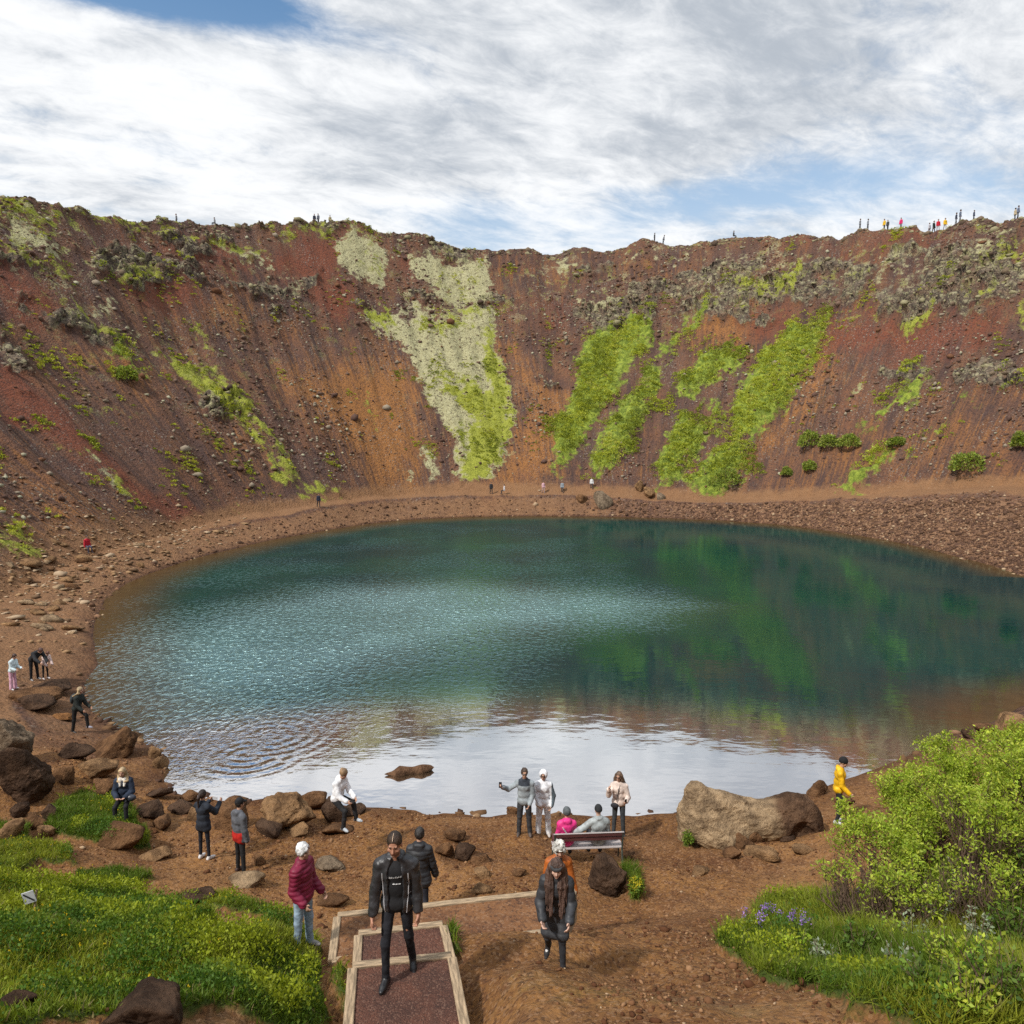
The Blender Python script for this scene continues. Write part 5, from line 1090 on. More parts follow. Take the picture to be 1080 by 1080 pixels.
# ------------------------------------------------------------------ people: signed distance shapes meshed as one skin each
def surface_net(prims, h, k=.02, disp=None, colfn=None):
    """prims: ('c',a,b,ra,rb) tapered capsule | ('e',centre,radii,rot) ellipsoid; a leading '-' cuts away; '|' clips with a half space (p,n)"""
    lo, hi_ = np.full(3, 1e9), np.full(3, -1e9); P_ = []
    for p in prims:
        if p[0] in 'ce':
            if p[0] == 'c': a, b = np.array(p[1], float), np.array(p[2], float); m = max(p[3], p[4]); l, u = np.minimum(a, b) - m, np.maximum(a, b) + m
            else: l, u = np.array(p[1]) - max(p[2]), np.array(p[1]) + max(p[2])
            lo = np.minimum(lo, l); hi_ = np.maximum(hi_, u)
    lo = lo - 3 * h; nn = np.ceil((hi_ + 3 * h - lo) / h).astype(int) + 1
    D = np.full(nn, 1.0); ax = [lo[d] + h * np.arange(nn[d]) for d in range(3)]
    def dist_(p, X, Y, Z):
        if p[0].strip('-') == 'c':
            a, b = np.array(p[1], float), np.array(p[2], float); e = b - a; L = max(e @ e, 1e-9)
            t = np.clip(((X - a[0]) * e[0] + (Y - a[1]) * e[1] + (Z - a[2]) * e[2]) / L, 0, 1)
            return np.sqrt((X - a[0] - t * e[0]) ** 2 + (Y - a[1] - t * e[1]) ** 2 + (Z - a[2] - t * e[2]) ** 2) - (p[3] + (p[4] - p[3]) * t)
        c_, rd, rt = np.array(p[1], float), np.array(p[2], float), p[3] if len(p) > 3 and p[3] is not None else np.eye(3)
        X, Y, Z = X - c_[0], Y - c_[1], Z - c_[2]
        q = [(X * rt[0, j] + Y * rt[1, j] + Z * rt[2, j]) / rd[j] for j in range(3)]
        k0 = np.sqrt(q[0] ** 2 + q[1] ** 2 + q[2] ** 2) + 1e-9
        k1 = np.sqrt((q[0] / rd[0]) ** 2 + (q[1] / rd[1]) ** 2 + (q[2] / rd[2]) ** 2) + 1e-9
        return k0 * (k0 - 1) / k1
    for p in prims:
        if p[0] == '|':
            pt, nv = np.array(p[1], float), norm(np.array(p[2], float))
            d = (ax[0][:, None, None] - pt[0]) * nv[0] + (ax[1][None, :, None] - pt[1]) * nv[1] + (ax[2][None, None, :] - pt[2]) * nv[2]
            D = np.maximum(D, d); continue
        if p[0].strip('-') == 'c':
            a, b = np.array(p[1], float), np.array(p[2], float); m = max(p[3], p[4]); l, u = np.minimum(a, b) - m, np.maximum(a, b) + m
        else: l, u = np.array(p[1]) - max(p[2]), np.array(p[1]) + max(p[2])
        i0 = np.clip(np.floor((l - k - 2 * h - lo) / h).astype(int), 0, nn - 1); i1 = np.clip(np.ceil((u + k + 2 * h - lo) / h).astype(int) + 1, 1, nn)
        if (i1 <= i0).any(): continue
        sl = tuple(slice(i0[d], i1[d]) for d in range(3))
        X, Y, Z = ax[0][sl[0]][:, None, None], ax[1][sl[1]][None, :, None], ax[2][sl[2]][None, None, :]
        d = dist_(p, X, Y, Z); A = D[sl]
        if p[0][0] == '-': D[sl] = np.maximum(A, -d)
        else:
            q = np.clip(.5 + .5 * (A - d) / k, 0, 1); D[sl] = A * (1 - q) + d * q - k * q * (1 - q)
    if disp is not None:
        near_ = np.nonzero(np.abs(D) < .05); pts = np.stack([ax[d][near_[d]] for d in range(3)], -1); D[near_] += disp(pts)
    s = D < 0
    sub = lambda A, a, b, c: A[a:nn[0] - 1 + a, b:nn[1] - 1 + b, c:nn[2] - 1 + c]
    cnt = sum(sub(s, a, b, c).astype(np.int8) for a in (0, 1) for b in (0, 1) for c in (0, 1))
    idx = np.argwhere((cnt > 0) & (cnt < 8))
    if not len(idx): return np.zeros((0, 3)), np.zeros((0, 4), int)
    C8 = np.array([(a, b, c) for a in (0, 1) for b in (0, 1) for c in (0, 1)])
    vals = np.stack([D[tuple((idx + c).T)] for c in C8], -1)
    acc = np.zeros((len(idx), 3)); num = np.zeros(len(idx))
    for a in range(8):
        for b in range(a + 1, 8):
            if np.abs(C8[a] - C8[b]).sum() == 1:
                cr = (vals[:, a] < 0) != (vals[:, b] < 0); t = np.where(cr, vals[:, a] / np.where(cr, vals[:, a] - vals[:, b], 1), 0)
                acc += np.where(cr[:, None], C8[a] + (C8[b] - C8[a]) * t[:, None], 0); num += cr
    vert = lo + h * (idx + acc / num[:, None])
    vid = np.full(nn - 1, -1, np.int64); vid[tuple(idx.T)] = np.arange(len(idx))
    F = []
    for d in range(3):
        e = np.eye(3, dtype=int)[d]; o1, o2 = [np.eye(3, dtype=int)[q] for q in ((1, 2), (2, 0), (0, 1))[d]]
        n1 = nn - e; s0 = s[:n1[0], :n1[1], :n1[2]]; s1_ = s[e[0]:, e[1]:, e[2]:]
        E = np.argwhere(s0 != s1_); E = E[((E - o1) >= 0).all(1) & ((E - o2) >= 0).all(1) & (E < nn - 1).all(1)]
        q = np.stack([vid[tuple((E - o1 - o2).T)], vid[tuple((E - o2).T)], vid[tuple(E.T)], vid[tuple((E - o1).T)]], -1)
        fl = s0[tuple(E.T)]; q[~fl] = q[~fl][:, ::-1]; F.append(q)
    F = np.concatenate(F); F = F[(F >= 0).all(1)]
    return vert, F

def cloth_mat(name, rough, bumpscale, bumpstr, spec=.3, sheen=0.0, var=.22):
    m, n, out = new_mat(name)
    tcx = n.add('ShaderNodeTexCoord').outputs['Object']; c0 = n.attr('Col').outputs['Color']
    q = n.noise(tcx, bumpscale, 6, .65).outputs[0]; q2 = n.noise(tcx, 7, 4, .6).outputs[0]
    c = n.mix(n.smooth(q2, .35, .65), n.mix(1.0, c0, (1 - var,) * 3, 'MULTIPLY'), n.mix(1.0, c0, (1 + var,) * 3, 'MULTIPLY'))
    bb = n.add('ShaderNodeBump', {'Height': n.math('ADD', q, n.math('MULTIPLY', q2, 1.2)), 'Strength': bumpstr, 'Distance': .012})
    b = n.add('ShaderNodeBsdfPrincipled', {'Base Color': c, 'Roughness': rough, 'Normal': bb.outputs[0]}); b.inputs['Specular IOR Level'].default_value = spec
    n.t.links.new(b.outputs[0], out.inputs[0]); return m
MT = dict(cloth=cloth_mat('fabric', .85, 40, .10), leather=cloth_mat('black_leather', .40, 24, .28, .5), puffer=cloth_mat('quilted_nylon', .55, 24, .10, .35), denim=cloth_mat('denim', .85, 60, .15, .2, var=.3),
          skin=cloth_mat('skin', .5, 40, .12, .35, var=.06), hair=cloth_mat('hair', .5, 70, 1.0, .35, var=.4), shoe=cloth_mat('shoe', .6, 40, .2), glass=cloth_mat('dark_lens', .12, 30, 0.0, .6, var=0), metal=cloth_mat('steel_zip', .3, 60, .1, .8, var=.1))
SKIN = (0.46, 0.27, 0.19)
def rot_yaw_pitch(yaw, pitch, roll=0):
    """columns: lateral, forward, up of a head that faces -Y, turned by yaw (to its left = +) and nodded down by pitch"""
    cy_, sy_ = math.cos(yaw), math.sin(yaw); f = np.array([sy_, -cy_, 0.0]); l = np.array([cy_, sy_, 0.0]); u = np.array([0, 0, 1.0])
    cp_, sp2 = math.cos(pitch), math.sin(pitch); f2 = f * cp_ - u * sp2; u2 = u * cp_ + f * sp2
    cr, sr = math.cos(roll), math.sin(roll); l2 = l * cr + u2 * sr; u3 = u2 * cr - l * sr
    return np.stack([l2, f2, u3], 1)

class Figure:
    """pose: angles in degrees, absolute from straight down, + = forward. arms (uf, ua, ff, fa), legs (tf, ta, sf, sa): flexion and spread of upper and lower limb"""
    def __init__(s, H=1.75, lean=0, side=0, head=0, yaw=0, roll=0, armL=(0, 8, 8, 4), armR=(0, 8, 8, 4), legL=(0, 4, 0, 3), legR=(0, 4, 0, 3), female=False, twist=0, build=1.0, footL=0, footR=0, neck=None):
        s.H = H; k = H / 1.75; s.k = k; s.f = female; s.b = build
        F_, Lt, Z = np.array([0, -1., 0]), np.array([1., 0, 0]), np.array([0, 0, 1.])
        d = lambda fl, ab, sg: F_ * math.sin(R(fl)) * math.cos(R(ab)) + Lt * sg * math.sin(R(ab)) - Z * math.cos(R(fl)) * math.cos(R(ab))
        s.pel = np.zeros(3)
        up = norm(F_ * math.sin(R(lean)) + Z * math.cos(R(lean)) + Lt * math.sin(R(side))); s.up = up
        s.fw = norm(np.cross(Lt, up)) * -1; s.fw = norm(F_ - up * (F_ @ up))
        tw = R(twist); lat = Lt * math.cos(tw) - s.fw * math.sin(tw); s.lat = lat
        s.sh = up * .292 * H; s.nk = up * .335 * H
        sw = (.090 if female else .100) * H
        nd = R(lean * .5 + head * .35 if neck is None else neck); nv = norm(F_ * math.sin(nd) + Z * math.cos(nd))
        s.hr = rot_yaw_pitch(R(yaw), R(head), R(roll)); s.hc = s.nk + nv * .035 * H + s.hr[:, 2] * .066 * H + s.hr[:, 1] * .012 * H
        s.J = {}
        for sg, nm_, ar, lg, ft in ((1, 'L', armL, legL, footL), (-1, 'R', armR, legR, footR)):
            S_ = s.sh + lat * sg * sw - up * .020 * H; E = S_ + d(ar[0], ar[1], sg) * .172 * H; Wd = d(ar[2], ar[3], sg); Wr = E + Wd * .150 * H
            hp = Lt * sg * .052 * H; Kn = hp + d(lg[0], lg[1], sg) * .245 * H; An = Kn + d(lg[2], lg[3], sg) * .245 * H
            s.J[nm_] = dict(s=S_, e=E, w=Wr, wd=Wd, h=hp, k=Kn, a=An, ft=ft)
        lowest = min(s.J[q]['a'][2] - .04 * H - max(0, math.sin(R(-s.J[q]['ft']))) * 0 for q in 'LR')
        off = np.array([0, 0, -lowest])
        s.pel += off; s.sh += off; s.nk += off; s.hc += off
        for q in 'LR':
            for kk in 'sewhka': s.J[q][kk] = s.J[q][kk] + off
    def rotm(s): return np.stack([s.lat, s.fw, s.up], 1)
    def torso(s, g=0.0, hem=0.0, slim=1.0):
        k = s.k * s.b; Rm = s.rotm(); m = lambda t: s.pel + (s.sh - s.pel) * t; fs = .93 if s.f else 1.0
        pr = [('e', m(.78), (.160 * k * fs + g, .112 * k + g, .17 * k), Rm), ('e', m(.42), (.142 * k * fs * slim + g, .105 * k * slim + g, .20 * k), Rm), ('e', m(.06), (.160 * k + g, .115 * k + g, .13 * k + hem), Rm),
              ('c', m(1.02) + s.lat * .05 * k, s.J['L']['s'], .056 * k + g, .050 * k + g), ('c', m(1.02) - s.lat * .05 * k, s.J['R']['s'], .056 * k + g, .050 * k + g), ('c', m(.9), s.nk, .075 * k + g * .5, .050 * k + g * .5)]
        return pr
    def sleeves(s, g=0.0, cut=.015, only='LR'):
        k = s.k * s.b; pr = []
        for q in only:
            j = s.J[q]; pr += [('c', j['s'], j['e'], .050 * k + g, .042 * k + g), ('c', j['e'], j['w'] - j['wd'] * cut, .041 * k + g, .033 * k + g)]
        return pr
    def body(s, h, fingers=True, curl=45):
        k = s.k; pr = []
        pr += s.torso(-.018) + s.sleeves(-.014, 0.0)
        for q in 'LR':
            j = s.J[q]; pr += [('c', j['h'], j['k'], .070 * k, .046 * k), ('c', j['k'], j['a'], .042 * k, .026 * k), ('c', j['a'], s.shoe(q)[1][2], .024 * k, .018 * k)]
        C_ = lambda x, y, z: s.hc + s.hr @ (np.array([x, y, z]) * k)
        pr += [('c', s.nk - s.up * .04 * k, s.hc - s.hr[:, 2] * .06 * k, .054 * k, .052 * k),
               ('e', C_(0, -.012, .022), (.074 * k, .095 * k, .098 * k), s.hr), ('e', C_(0, .030, -.045), (.057 * k, .066 * k, .075 * k), s.hr), ('e', C_(0, .072, -.098), (.024 * k, .022 * k, .02 * k), s.hr),
               ('c', C_(0, .088, .004), C_(0, .110, -.030), .009 * k, .014 * k), ('c', C_(-.036, .078, .022), C_(.036, .078, .022), .013 * k, .013 * k), ('c', C_(-.02, .086, -.064), C_(.02, .086, -.064), .010 * k, .010 * k)]
        for sg in (-1, 1): pr += [('e', C_(sg * .076, -.006, -.012), (.011 * k, .022 * k, .034 * k), s.hr), ('e', C_(sg * .046, .062, -.03), (.022 * k, .022 * k, .022 * k), s.hr)]
        for q in 'LR':
            j = s.J[q]; sg = 1 if q == 'L' else -1; d = j['wd']
            wv = s.fw - d * (s.fw @ d); wv = wv if np.linalg.norm(wv) > .35 else s.up - d * (s.up @ d); wv = norm(wv); pn = norm(np.cross(d, wv)); pn = pn * (1 if pn @ s.lat * sg < 0 else -1)
            Rm = np.stack([wv, pn, d], 1); W_ = j['w']
            pr += [('c', W_ - d * .02 * k, W_ + d * .02 * k, .028 * k, .028 * k), ('e', W_ + d * .055 * k, (.042 * k, .017 * k, .052 * k), Rm)]
            if fingers:
                for q_, (ofs, ln_) in enumerate(((.030, .070), (.010, .080), (-.010, .074), (-.029, .058))):
                    c0 = W_ + d * .092 * k + wv * ofs * k; a = R(curl * (.55 + .15 * q_)); d1 = d * math.cos(a) + pn * math.sin(a); a2 = R(curl * (1.5 + .2 * q_)); d2 = d * math.cos(a2) + pn * math.sin(a2)
                    c1 = c0 + d1 * ln_ * .52 * k; pr += [('c', c0, c1, .0098 * k, .0088 * k), ('c', c1, c1 + d2 * ln_ * .48 * k, .0088 * k, .0072 * k)]
                t0 = W_ + d * .03 * k + wv * .030 * k; t1 = t0 + (d * .62 + wv * .68 + pn * .3) * .042 * k; pr += [('c', t0, t1, .013 * k, .0115 * k), ('c', t1, t1 + (d * .93 + pn * .3) * .03 * k, .0112 * k, .009 * k)]
        return pr
    def pants(s, g=0.0, flare=0.0):
        k = s.k * s.b; Rm = s.rotm(); pr = [('e', s.pel + s.up * .03, (.155 * k + g, .112 * k + g, .13 * k), Rm)]
        for q in 'LR':
            j = s.J[q]; pr += [('c', j['h'], j['k'], .082 * k + g, .056 * k + g), ('c', j['k'], j['a'] - (j['k'] - j['a']) * .03, .056 * k + g, .046 * k + g + flare)]
        return pr
    def shoe(s, q, g=0.0):
        k = s.k; j = s.J[q]; a = R(j['ft']); f = np.array([0, -1, 0.]) * math.cos(a) + np.array([0, 0, 1.]) * math.sin(a); u = np.array([0, 0, 1.]) * math.cos(a) + np.array([0, 1., 0]) * math.sin(a)
        o_ = 1 if q == 'L' else -1; f = norm(f + np.array([.16 * o_, 0, 0])); A = j['a']
        return [('c', A + u * .015, A - u * .03 * k - f * .03 * k, .043 * k + g, .041 * k + g), ('c', A - u * .034 * k - f * .035 * k, A - u * .036 * k + f * .11 * k, .036 * k + g, .038 * k + g), ('c', A - u * .04 * k + f * .11 * k, A - u * .045 * k + f * .165 * k, .036 * k + g, .027 * k + g), ('c', A, A + f * .07 * k - u * .025 * k, .036 * k, .034 * k)]
    def head(s, x, y, z): return s.hc + s.hr @ (np.array([x, y, z]) * s.k)

def wrinkle(amp=.006, fr=13, seed=0, quilt=0, qfr=.07, up=None, org=None, quilt_z=True):
    def f(P):
        w = fbm3(P * np.array([fr, fr, fr * 1.3]) * .55, 2, seed + 3); o_ = amp * (fbm3(P * np.array([fr, fr, fr * .7]), 3, seed) * 1.5 + 1.1 * np.abs(w) - .4)
        if quilt: o_ = o_ - quilt * (np.abs(np.sin(np.pi * (P[:, 2] + .15 * 0 * P[:, 0]) / qfr)) ** .6 - .5)
        return o_
    return f
def locks(amp=.010, seed=0, fx=55, fz=5):
    return lambda P: amp * fbm3(P * np.array([fx, fx, fz]), 3, seed) * 1.7
def add_part(root, name, prims, h, mat, col, k=.02, disp=None, colfn=None, label=None, rough_k=None):
    v, f = surface_net(prims, h, k, disp)
    if not len(v): return None
    cc = np.tile(np.array(col, float), (len(v), 1))
    if colfn: cc = colfn(v, cc)
    o = mesh_obj(name, v, f, MT[mat], root, smooth=True, cols=cc)
    if label: o['label'] = label
    return o
def person(px_, py_, hd, fig, label, h, parts, group=None, foot=None, skin=SKIN, brow=(0.08, .05, .035), beard=None, curl=45, name='person', at=None, dz=0.0, eyes=True):
    """a standing figure whose feet the photo shows at (px_, py_); hd = heading, 0 towards the camera, 90 to the right"""
    p = np.array(at, float) if at is not None else spot(px_, py_)
    root = empty(name, (p[0], p[1], p[2] + dz), R(hd), label, 'person', group)
    def bodycol(v, cc):
        q = (v - fig.hc) @ fig.hr / fig.k
        for sg in (-1, 1):
            if eyes:
                m = (np.hypot(q[:, 0] - sg * .032, (q[:, 2] - .002) * 1.6) < .013) & (q[:, 1] > .05); cc[m] = (.06, .04, .03)
                m = (np.abs(q[:, 0] - sg * .034) < .02) & (np.abs(q[:, 2] - .024) < .007) & (q[:, 1] > .05); cc[m] = brow
        m = (np.abs(q[:, 0]) < .023) & (np.abs(q[:, 2] + .064) < .009) & (q[:, 1] > .05); cc[m] = (.30, .12, .10)
        if beard is not None:
            m = (q[:, 2] < -.048) & (q[:, 2] > -.14) & (q[:, 1] > -.015) & ~((np.abs(q[:, 0]) < .02) & (np.abs(q[:, 2] + .064) < .008)); cc[m] = beard
        return cc
    add_part(root, 'body', fig.body(h, curl=curl), min(h, .014), 'skin', skin, .012, None, bodycol)
    for (nm_, prims, mat, col, opt) in parts:
        add_part(root, nm_, prims, opt.get('h', h), mat, col, opt.get('k', .022), opt.get('disp'), opt.get('colfn'), opt.get('label'))
    return root
def hair_cap(fg, g=.012, front=.055, low=-.06, back=True):
    """short hair: a shell over the skull, cut away from the face"""
    return [('e', fg.head(0, -.016, .026), tuple((np.array([.078, .096, .100]) + g) * fg.k), fg.hr), ('-e', fg.head(0, .112, -.022), (.082 * fg.k, .088 * fg.k, .105 * fg.k), fg.hr), ('|', fg.head(0, 0, low), -fg.hr[:, 2] + .55 * fg.hr[:, 1])]
def beanie(fg, g=.016, low=.012):
    return [('e', fg.head(0, -.012, .034), tuple((np.array([.078, .097, .100]) + g) * fg.k), fg.hr), ('|', fg.head(0, 0, low), -fg.hr[:, 2] + .2 * fg.hr[:, 1])] 
def long_hair(fg, drop=.36, front=True, spread=.075, w=.034):
    pr = hair_cap(fg, .014, low=-.10)
    k = fg.k
    for sg in (-1, 1):
        a = fg.head(sg * .072, -.01, .03); b = fg.head(sg * (spread + .012), .0, -.10); c_ = fg.sh + fg.lat * sg * .085 * k + fg.fw * (.115 if front else -.10) * k + fg.up * .0 * k; e = c_ - np.array([0, 0, drop - .15]) * k + fg.fw * (.03 if front else 0) * k
        for q, (sx, sy, ex) in enumerate(((0, 0, 1), (.035, -.02, .86), (-.03, .012, .92), (.06, -.05, .7))):
            o1 = fg.lat * sg * sx * k + fg.fw * sy * k
            pr += [('c', a + o1 * .2, b + o1 * .5, w * .9 * k, w * .85 * k), ('c', b + o1 * .5, c_ + o1, w * .85 * k, w * .75 * k), ('c', c_ + o1, c_ + o1 + (e - c_) * ex, w * .75 * k, w * .3 * k)]
    return pr
def open_front(fg, w=.075, top=1.05, bottom=-.45):
    """the gap of an unzipped jacket: a flat slot cut out of the front"""
    k = fg.k; m = lambda t: fg.pel + (fg.sh - fg.pel) * t + fg.fw * .16 * k
    return [('-e', m((top + bottom) / 2 + .1), (w * k, .13 * k, abs(top - bottom) * .6 * .292 * fg.H), fg.rotm())]
def hood_down(fg, g=0.0):
    k = fg.k; b = fg.nk - fg.fw * .075 * k
    return [('e', b - fg.up * .02 * k, (.105 * k + g, .05 * k + g, .075 * k + g), fg.rotm()), ('c', fg.nk + fg.lat * .07 * k + fg.fw * .03 * k, b + fg.lat * .05 * k, .03 * k, .04 * k), ('c', fg.nk - fg.lat * .07 * k + fg.fw * .03 * k, b - fg.lat * .05 * k, .03 * k, .04 * k)]
def collar(fg, r=.026, hgt=.02, rad=.068):
    k = fg.k; pr = []; n_ = 10; c0 = fg.nk + fg.up * hgt * k
    for q in range(n_):
        a0, a1 = 2 * math.pi * q / n_, 2 * math.pi * (q + 1) / n_; pt = lambda a: c0 + fg.lat * math.cos(a) * rad * k + fg.fw * math.sin(a) * rad * .95 * k - fg.up * (.018 * k if math.sin(a) > 0.5 else 0)
        pr.append(('c', pt(a0), pt(a1), r * k, r * k))
    return pr
def skirt(fg, t0, g=.0, r0=.14, flare=.01):
    """coat tails over both thighs down to fraction t0 of the thigh"""
    k = fg.k; pr = []
    for q in 'LR':
        j = fg.J[q]; e = j['h'] + (j['k'] - j['h']) * t0
        pr += [('c', fg.pel + (j['h'] - fg.pel) * .7, e + (np.array([0, 0, 0])), .115 * k + g, .105 * k + g + flare)]
    mid = [(fg.J['L']['h'] + (fg.J['L']['k'] - fg.J['L']['h']) * t0) * .5 + (fg.J['R']['h'] + (fg.J['R']['k'] - fg.J['R']['h']) * t0) * .5]
    pr += [('c', fg.pel, mid[0], .12 * k + g, .11 * k + g)]
    return pr
def soles(fg, z=.018):
    return lambda v, cc: cc
from mathutils.bvhtree import BVHTree
def on_front(root, partname, xz, off=.004, frm=None, dirv=(0, 1, 0)):
    """points of a garment's front surface at local (x, z)"""
    o = [c_ for c_ in root.children if c_.name.split('.')[0] == partname][0]; me = o.data
    t = BVHTree.FromPolygons([q.co[:] for q in me.vertices], [list(p.vertices) for p in me.polygons]); out = []
    for (x, z) in xz:
        hit_ = t.ray_cast(Vector((x, -1.5, z)), Vector(dirv))
        if hit_[0] is not None: out.append(np.array(hit_[0]) + np.array([0, -off, 0]))
    return out
DS = lambda px_, py_, at=None: depth_of(spot(px_, py_))
def HT(px_, y0, y1, f=1.0):
    """standing height in metres of a figure seen from row y0 to row y1"""
    p = spot(px_, y1); return (y1 - y0) / FPX * depth_of(p) * f

# the big saddle-shaped boulder: high pointed left end, hollowed right end with its shade put into the colour
def saddle_boulder():
    p = spot(794, 893); s_ = depth_of(p) * 152 / FPX / 3.75
    v, f = surface_net([('c', (-1.52, .1, .1), (-1.60, .05, 1.28), .50, .26), ('c', (-1.35, 0, .55), (.35, 0, .48), .66, .48), ('c', (-1.45, 0, 1.15), (-.6, 0, .85), .34, .30), ('e', (1.05, .15, .45), (.86, .62, .80), None),
        ('c', (-.2, .1, .72), (1.1, .1, .92), .28, .30), ('e', (-.9, -.35, .25), (.7, .5, .4), None), ('-e', (1.22, -.72, .30), (.52, .46, .62), None), ('-e', (.30, -.72, .10), (.22, .3, .5), None)], .03, .22,
        lambda P: .13 * fbm3(P * 1.6, 4, 7) + .07 * np.abs(fbm3(P * np.array([1.6, 4, 5.5]), 3, 8)) - .05 * np.maximum(0, fbm3(P * 7, 2, 9)))
    dk = sstep(v[:, 0] + .25 * v[:, 2] + .25 * fbm3(v * 1.5, 3, 4), .55, .85)[:, None]  # painted shade: rock colour darkens towards the end turned from the sun
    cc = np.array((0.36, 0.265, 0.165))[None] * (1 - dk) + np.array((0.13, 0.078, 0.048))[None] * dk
    o = mesh_obj('boulder', v * s_, f, rock_m, smooth=True, cols=cc)
    cy = p[1] + .75 * s_; cx = p[0] * cy / p[1]
    o.location = (cx, cy, gz(cx, cy) - .08); o.rotation_euler = (0, 0, R(-4))
    tag(o, 'huge saddle-shaped boulder by the water, pale left end, right end coloured as in shade', 'rock')
saddle_boulder()
# ------------------------------------------------------------------ the people
BLK, BLK2, CHAR = (0.016, 0.016, 0.018), (0.030, 0.030, 0.033), (0.045, 0.048, 0.052)
# man in the leather jacket coming up the steps
fz = at_z(407, 1038, ZC - .028)
fg = Figure(1.86, lean=5, head=17, yaw=-3, armL=(-6, 9, 14, 4), armR=(4, 10, 16, 5), legL=(-8, 3, -24, 2), legR=(14, 4, -4, 1), footR=0, footL=-30, neck=14)
J_ = fg.J['R']['a']; off = J_ * np.array([1, 1, 0])
jk = [('c', fg.nk + fg.fw * .05 + fg.lat * .075 * sg, fg.pel + (fg.sh - fg.pel) * .6 + fg.fw * .135 + fg.lat * .105 * sg, .03, .016) for sg in (-1, 1)]
man = person(0, 0, 0, fg, 'man in black leather biker jacket and black jeans walking up the timber steps', .0085, [
    ('shirt', fg.torso(-.004) , 'cloth', BLK, dict(disp=wrinkle(.004, 12, 3))),
    ('jacket', fg.torso(.026, .03) + fg.sleeves(.020) + collar(fg, .022, .0, .075) + open_front(fg, .098, 1.3, -.6) + [('|', fg.pel - fg.up * .05, -fg.up)] , 'leather', BLK2, dict(disp=wrinkle(.010, 13, 5), k=.016)),
    ('trousers', fg.pants(-.006), 'denim', (0.020, 0.021, 0.026), dict(disp=wrinkle(.005, 18, 7))),
    ('boot', fg.shoe('L'), 'leather', BLK, {}), ('boot', fg.shoe('R'), 'leather', BLK, {}),
    ('hair', hair_cap(fg, .005, low=.0), 'hair', (0.04, 0.025, 0.017), dict(h=.006))],
    at=(fz[0] - off[0], fz[1] - off[1], fz[2]), beard=(0.24, .13, .09), skin=(0.40, 0.20, 0.13), curl=55)
def trim(root, part, xz, rad, mat, col, name, off=.004):
    P = on_front(root, part, xz, off)
    if len(P) > 1:
        v, f, _ = tube(P, [rad] * len(P), 5); mesh_obj(name, v, f, MT[mat], root, smooth=True, cols=np.tile(col, (len(v), 1)))
zs = np.linspace(fg.pel[2] - .06, fg.sh[2] - .10, 12)
for sg in (-1, 1):
    tw_ = np.array([.124 + .018 * math.sin(t * 2.2) + .012 * t for t in np.linspace(0, 1, 12)])
    trim(man, 'jacket', [(sg * a, z) for a, z in zip(tw_, zs)], .0055, 'metal', (.55, .55, .57), 'zip')
trim(man, 'jacket', [(.135 + .05 * t, fg.pel[2] + .30 + .09 * t) for t in np.linspace(0, .7, 5)], .0028, 'metal', (.4, .4, .42), 'zip')
trim(man, 'jacket', [(.14 + .045 * t, fg.pel[2] + .16 + .02 * t) for t in np.linspace(0, .7, 5)], .0028, 'metal', (.4, .4, .42), 'zip')
# worn white print on the shirt: a broken word and a bar
rp = random.Random(4); strokes = []
xx = -.07
while xx < .07:
    z0 = fg.pel[2] + .385 + .10 * xx; P = on_front(man, 'shirt', [(xx, z0), (xx + rp.choice((.003, .006)), z0 + rp.choice((.012, .02)))], .003)
    if len(P) == 2: strokes.append(tube(P, [.0035] * 2, 4)[:2])
    xx += rp.choice((.009, .012, .016))
for q in range(3):
    P = on_front(man, 'shirt', [(-.03 + .033 * q, fg.pel[2] + .300), (-.03 + .033 * q + .024, fg.pel[2] + .302)], .003)
    if len(P) == 2: strokes.append(tube(P, [.006] * 2, 4)[:2])
v, f = join_vf(strokes[:-3]); mesh_obj('lettering', v, f, MT['cloth'], man, cols=np.tile((.6, .6, .6), (len(v), 1)))
v, f = join_vf(strokes[-3:]); mesh_obj('shirt_logo', v, f, MT['cloth'], man, cols=np.tile((.6, .6, .6), (len(v), 1)))
pt = []
for t in np.linspace(0, 1, 9):
    pt.append(fg.head(0, .075 - .15 * t, .095 + .036 * math.sin(math.pi * (t * .9 + .08))))
v, f, _ = tube(pt, [.0035 * fg.k] * 9, 5); mesh_obj('hair_parting', v, f, MT['skin'], man, cols=np.tile((.55, .40, .28), (len(v), 1)))

# dark puffer jacket walking away behind him
fg = Figure(HT(445, 875, 972, 1.02), lean=3, head=4, yaw=0, armL=(-6, 12, 4, 8), armR=(10, 14, 16, 10), legL=(12, 3, 2, 3), legR=(-10, 4, -34, 3), footR=-40, female=True)
person(443, 972, 176, fg, 'person in dark puffer jacket walking away behind the leather jacket man', .0125, [
    ('jacket', fg.torso(.045, .05) + fg.sleeves(.034) + skirt(fg, .22, .02) + hood_down(fg), 'puffer', (0.028, 0.029, 0.033), dict(disp=wrinkle(.006, 12, 8, .010, .085))),
    ('trousers', fg.pants(.0), 'denim', (0.02, .02, .026), dict(disp=wrinkle(.004, 16, 2))), ('shoe', fg.shoe('L'), 'shoe', BLK2, {}), ('shoe', fg.shoe('R'), 'shoe', BLK2, {}),
    ('hair', hair_cap(fg, .014, low=-.085), 'hair', (0.03, .026, .024), dict(disp=locks(.009, 5, 40, 20)))])

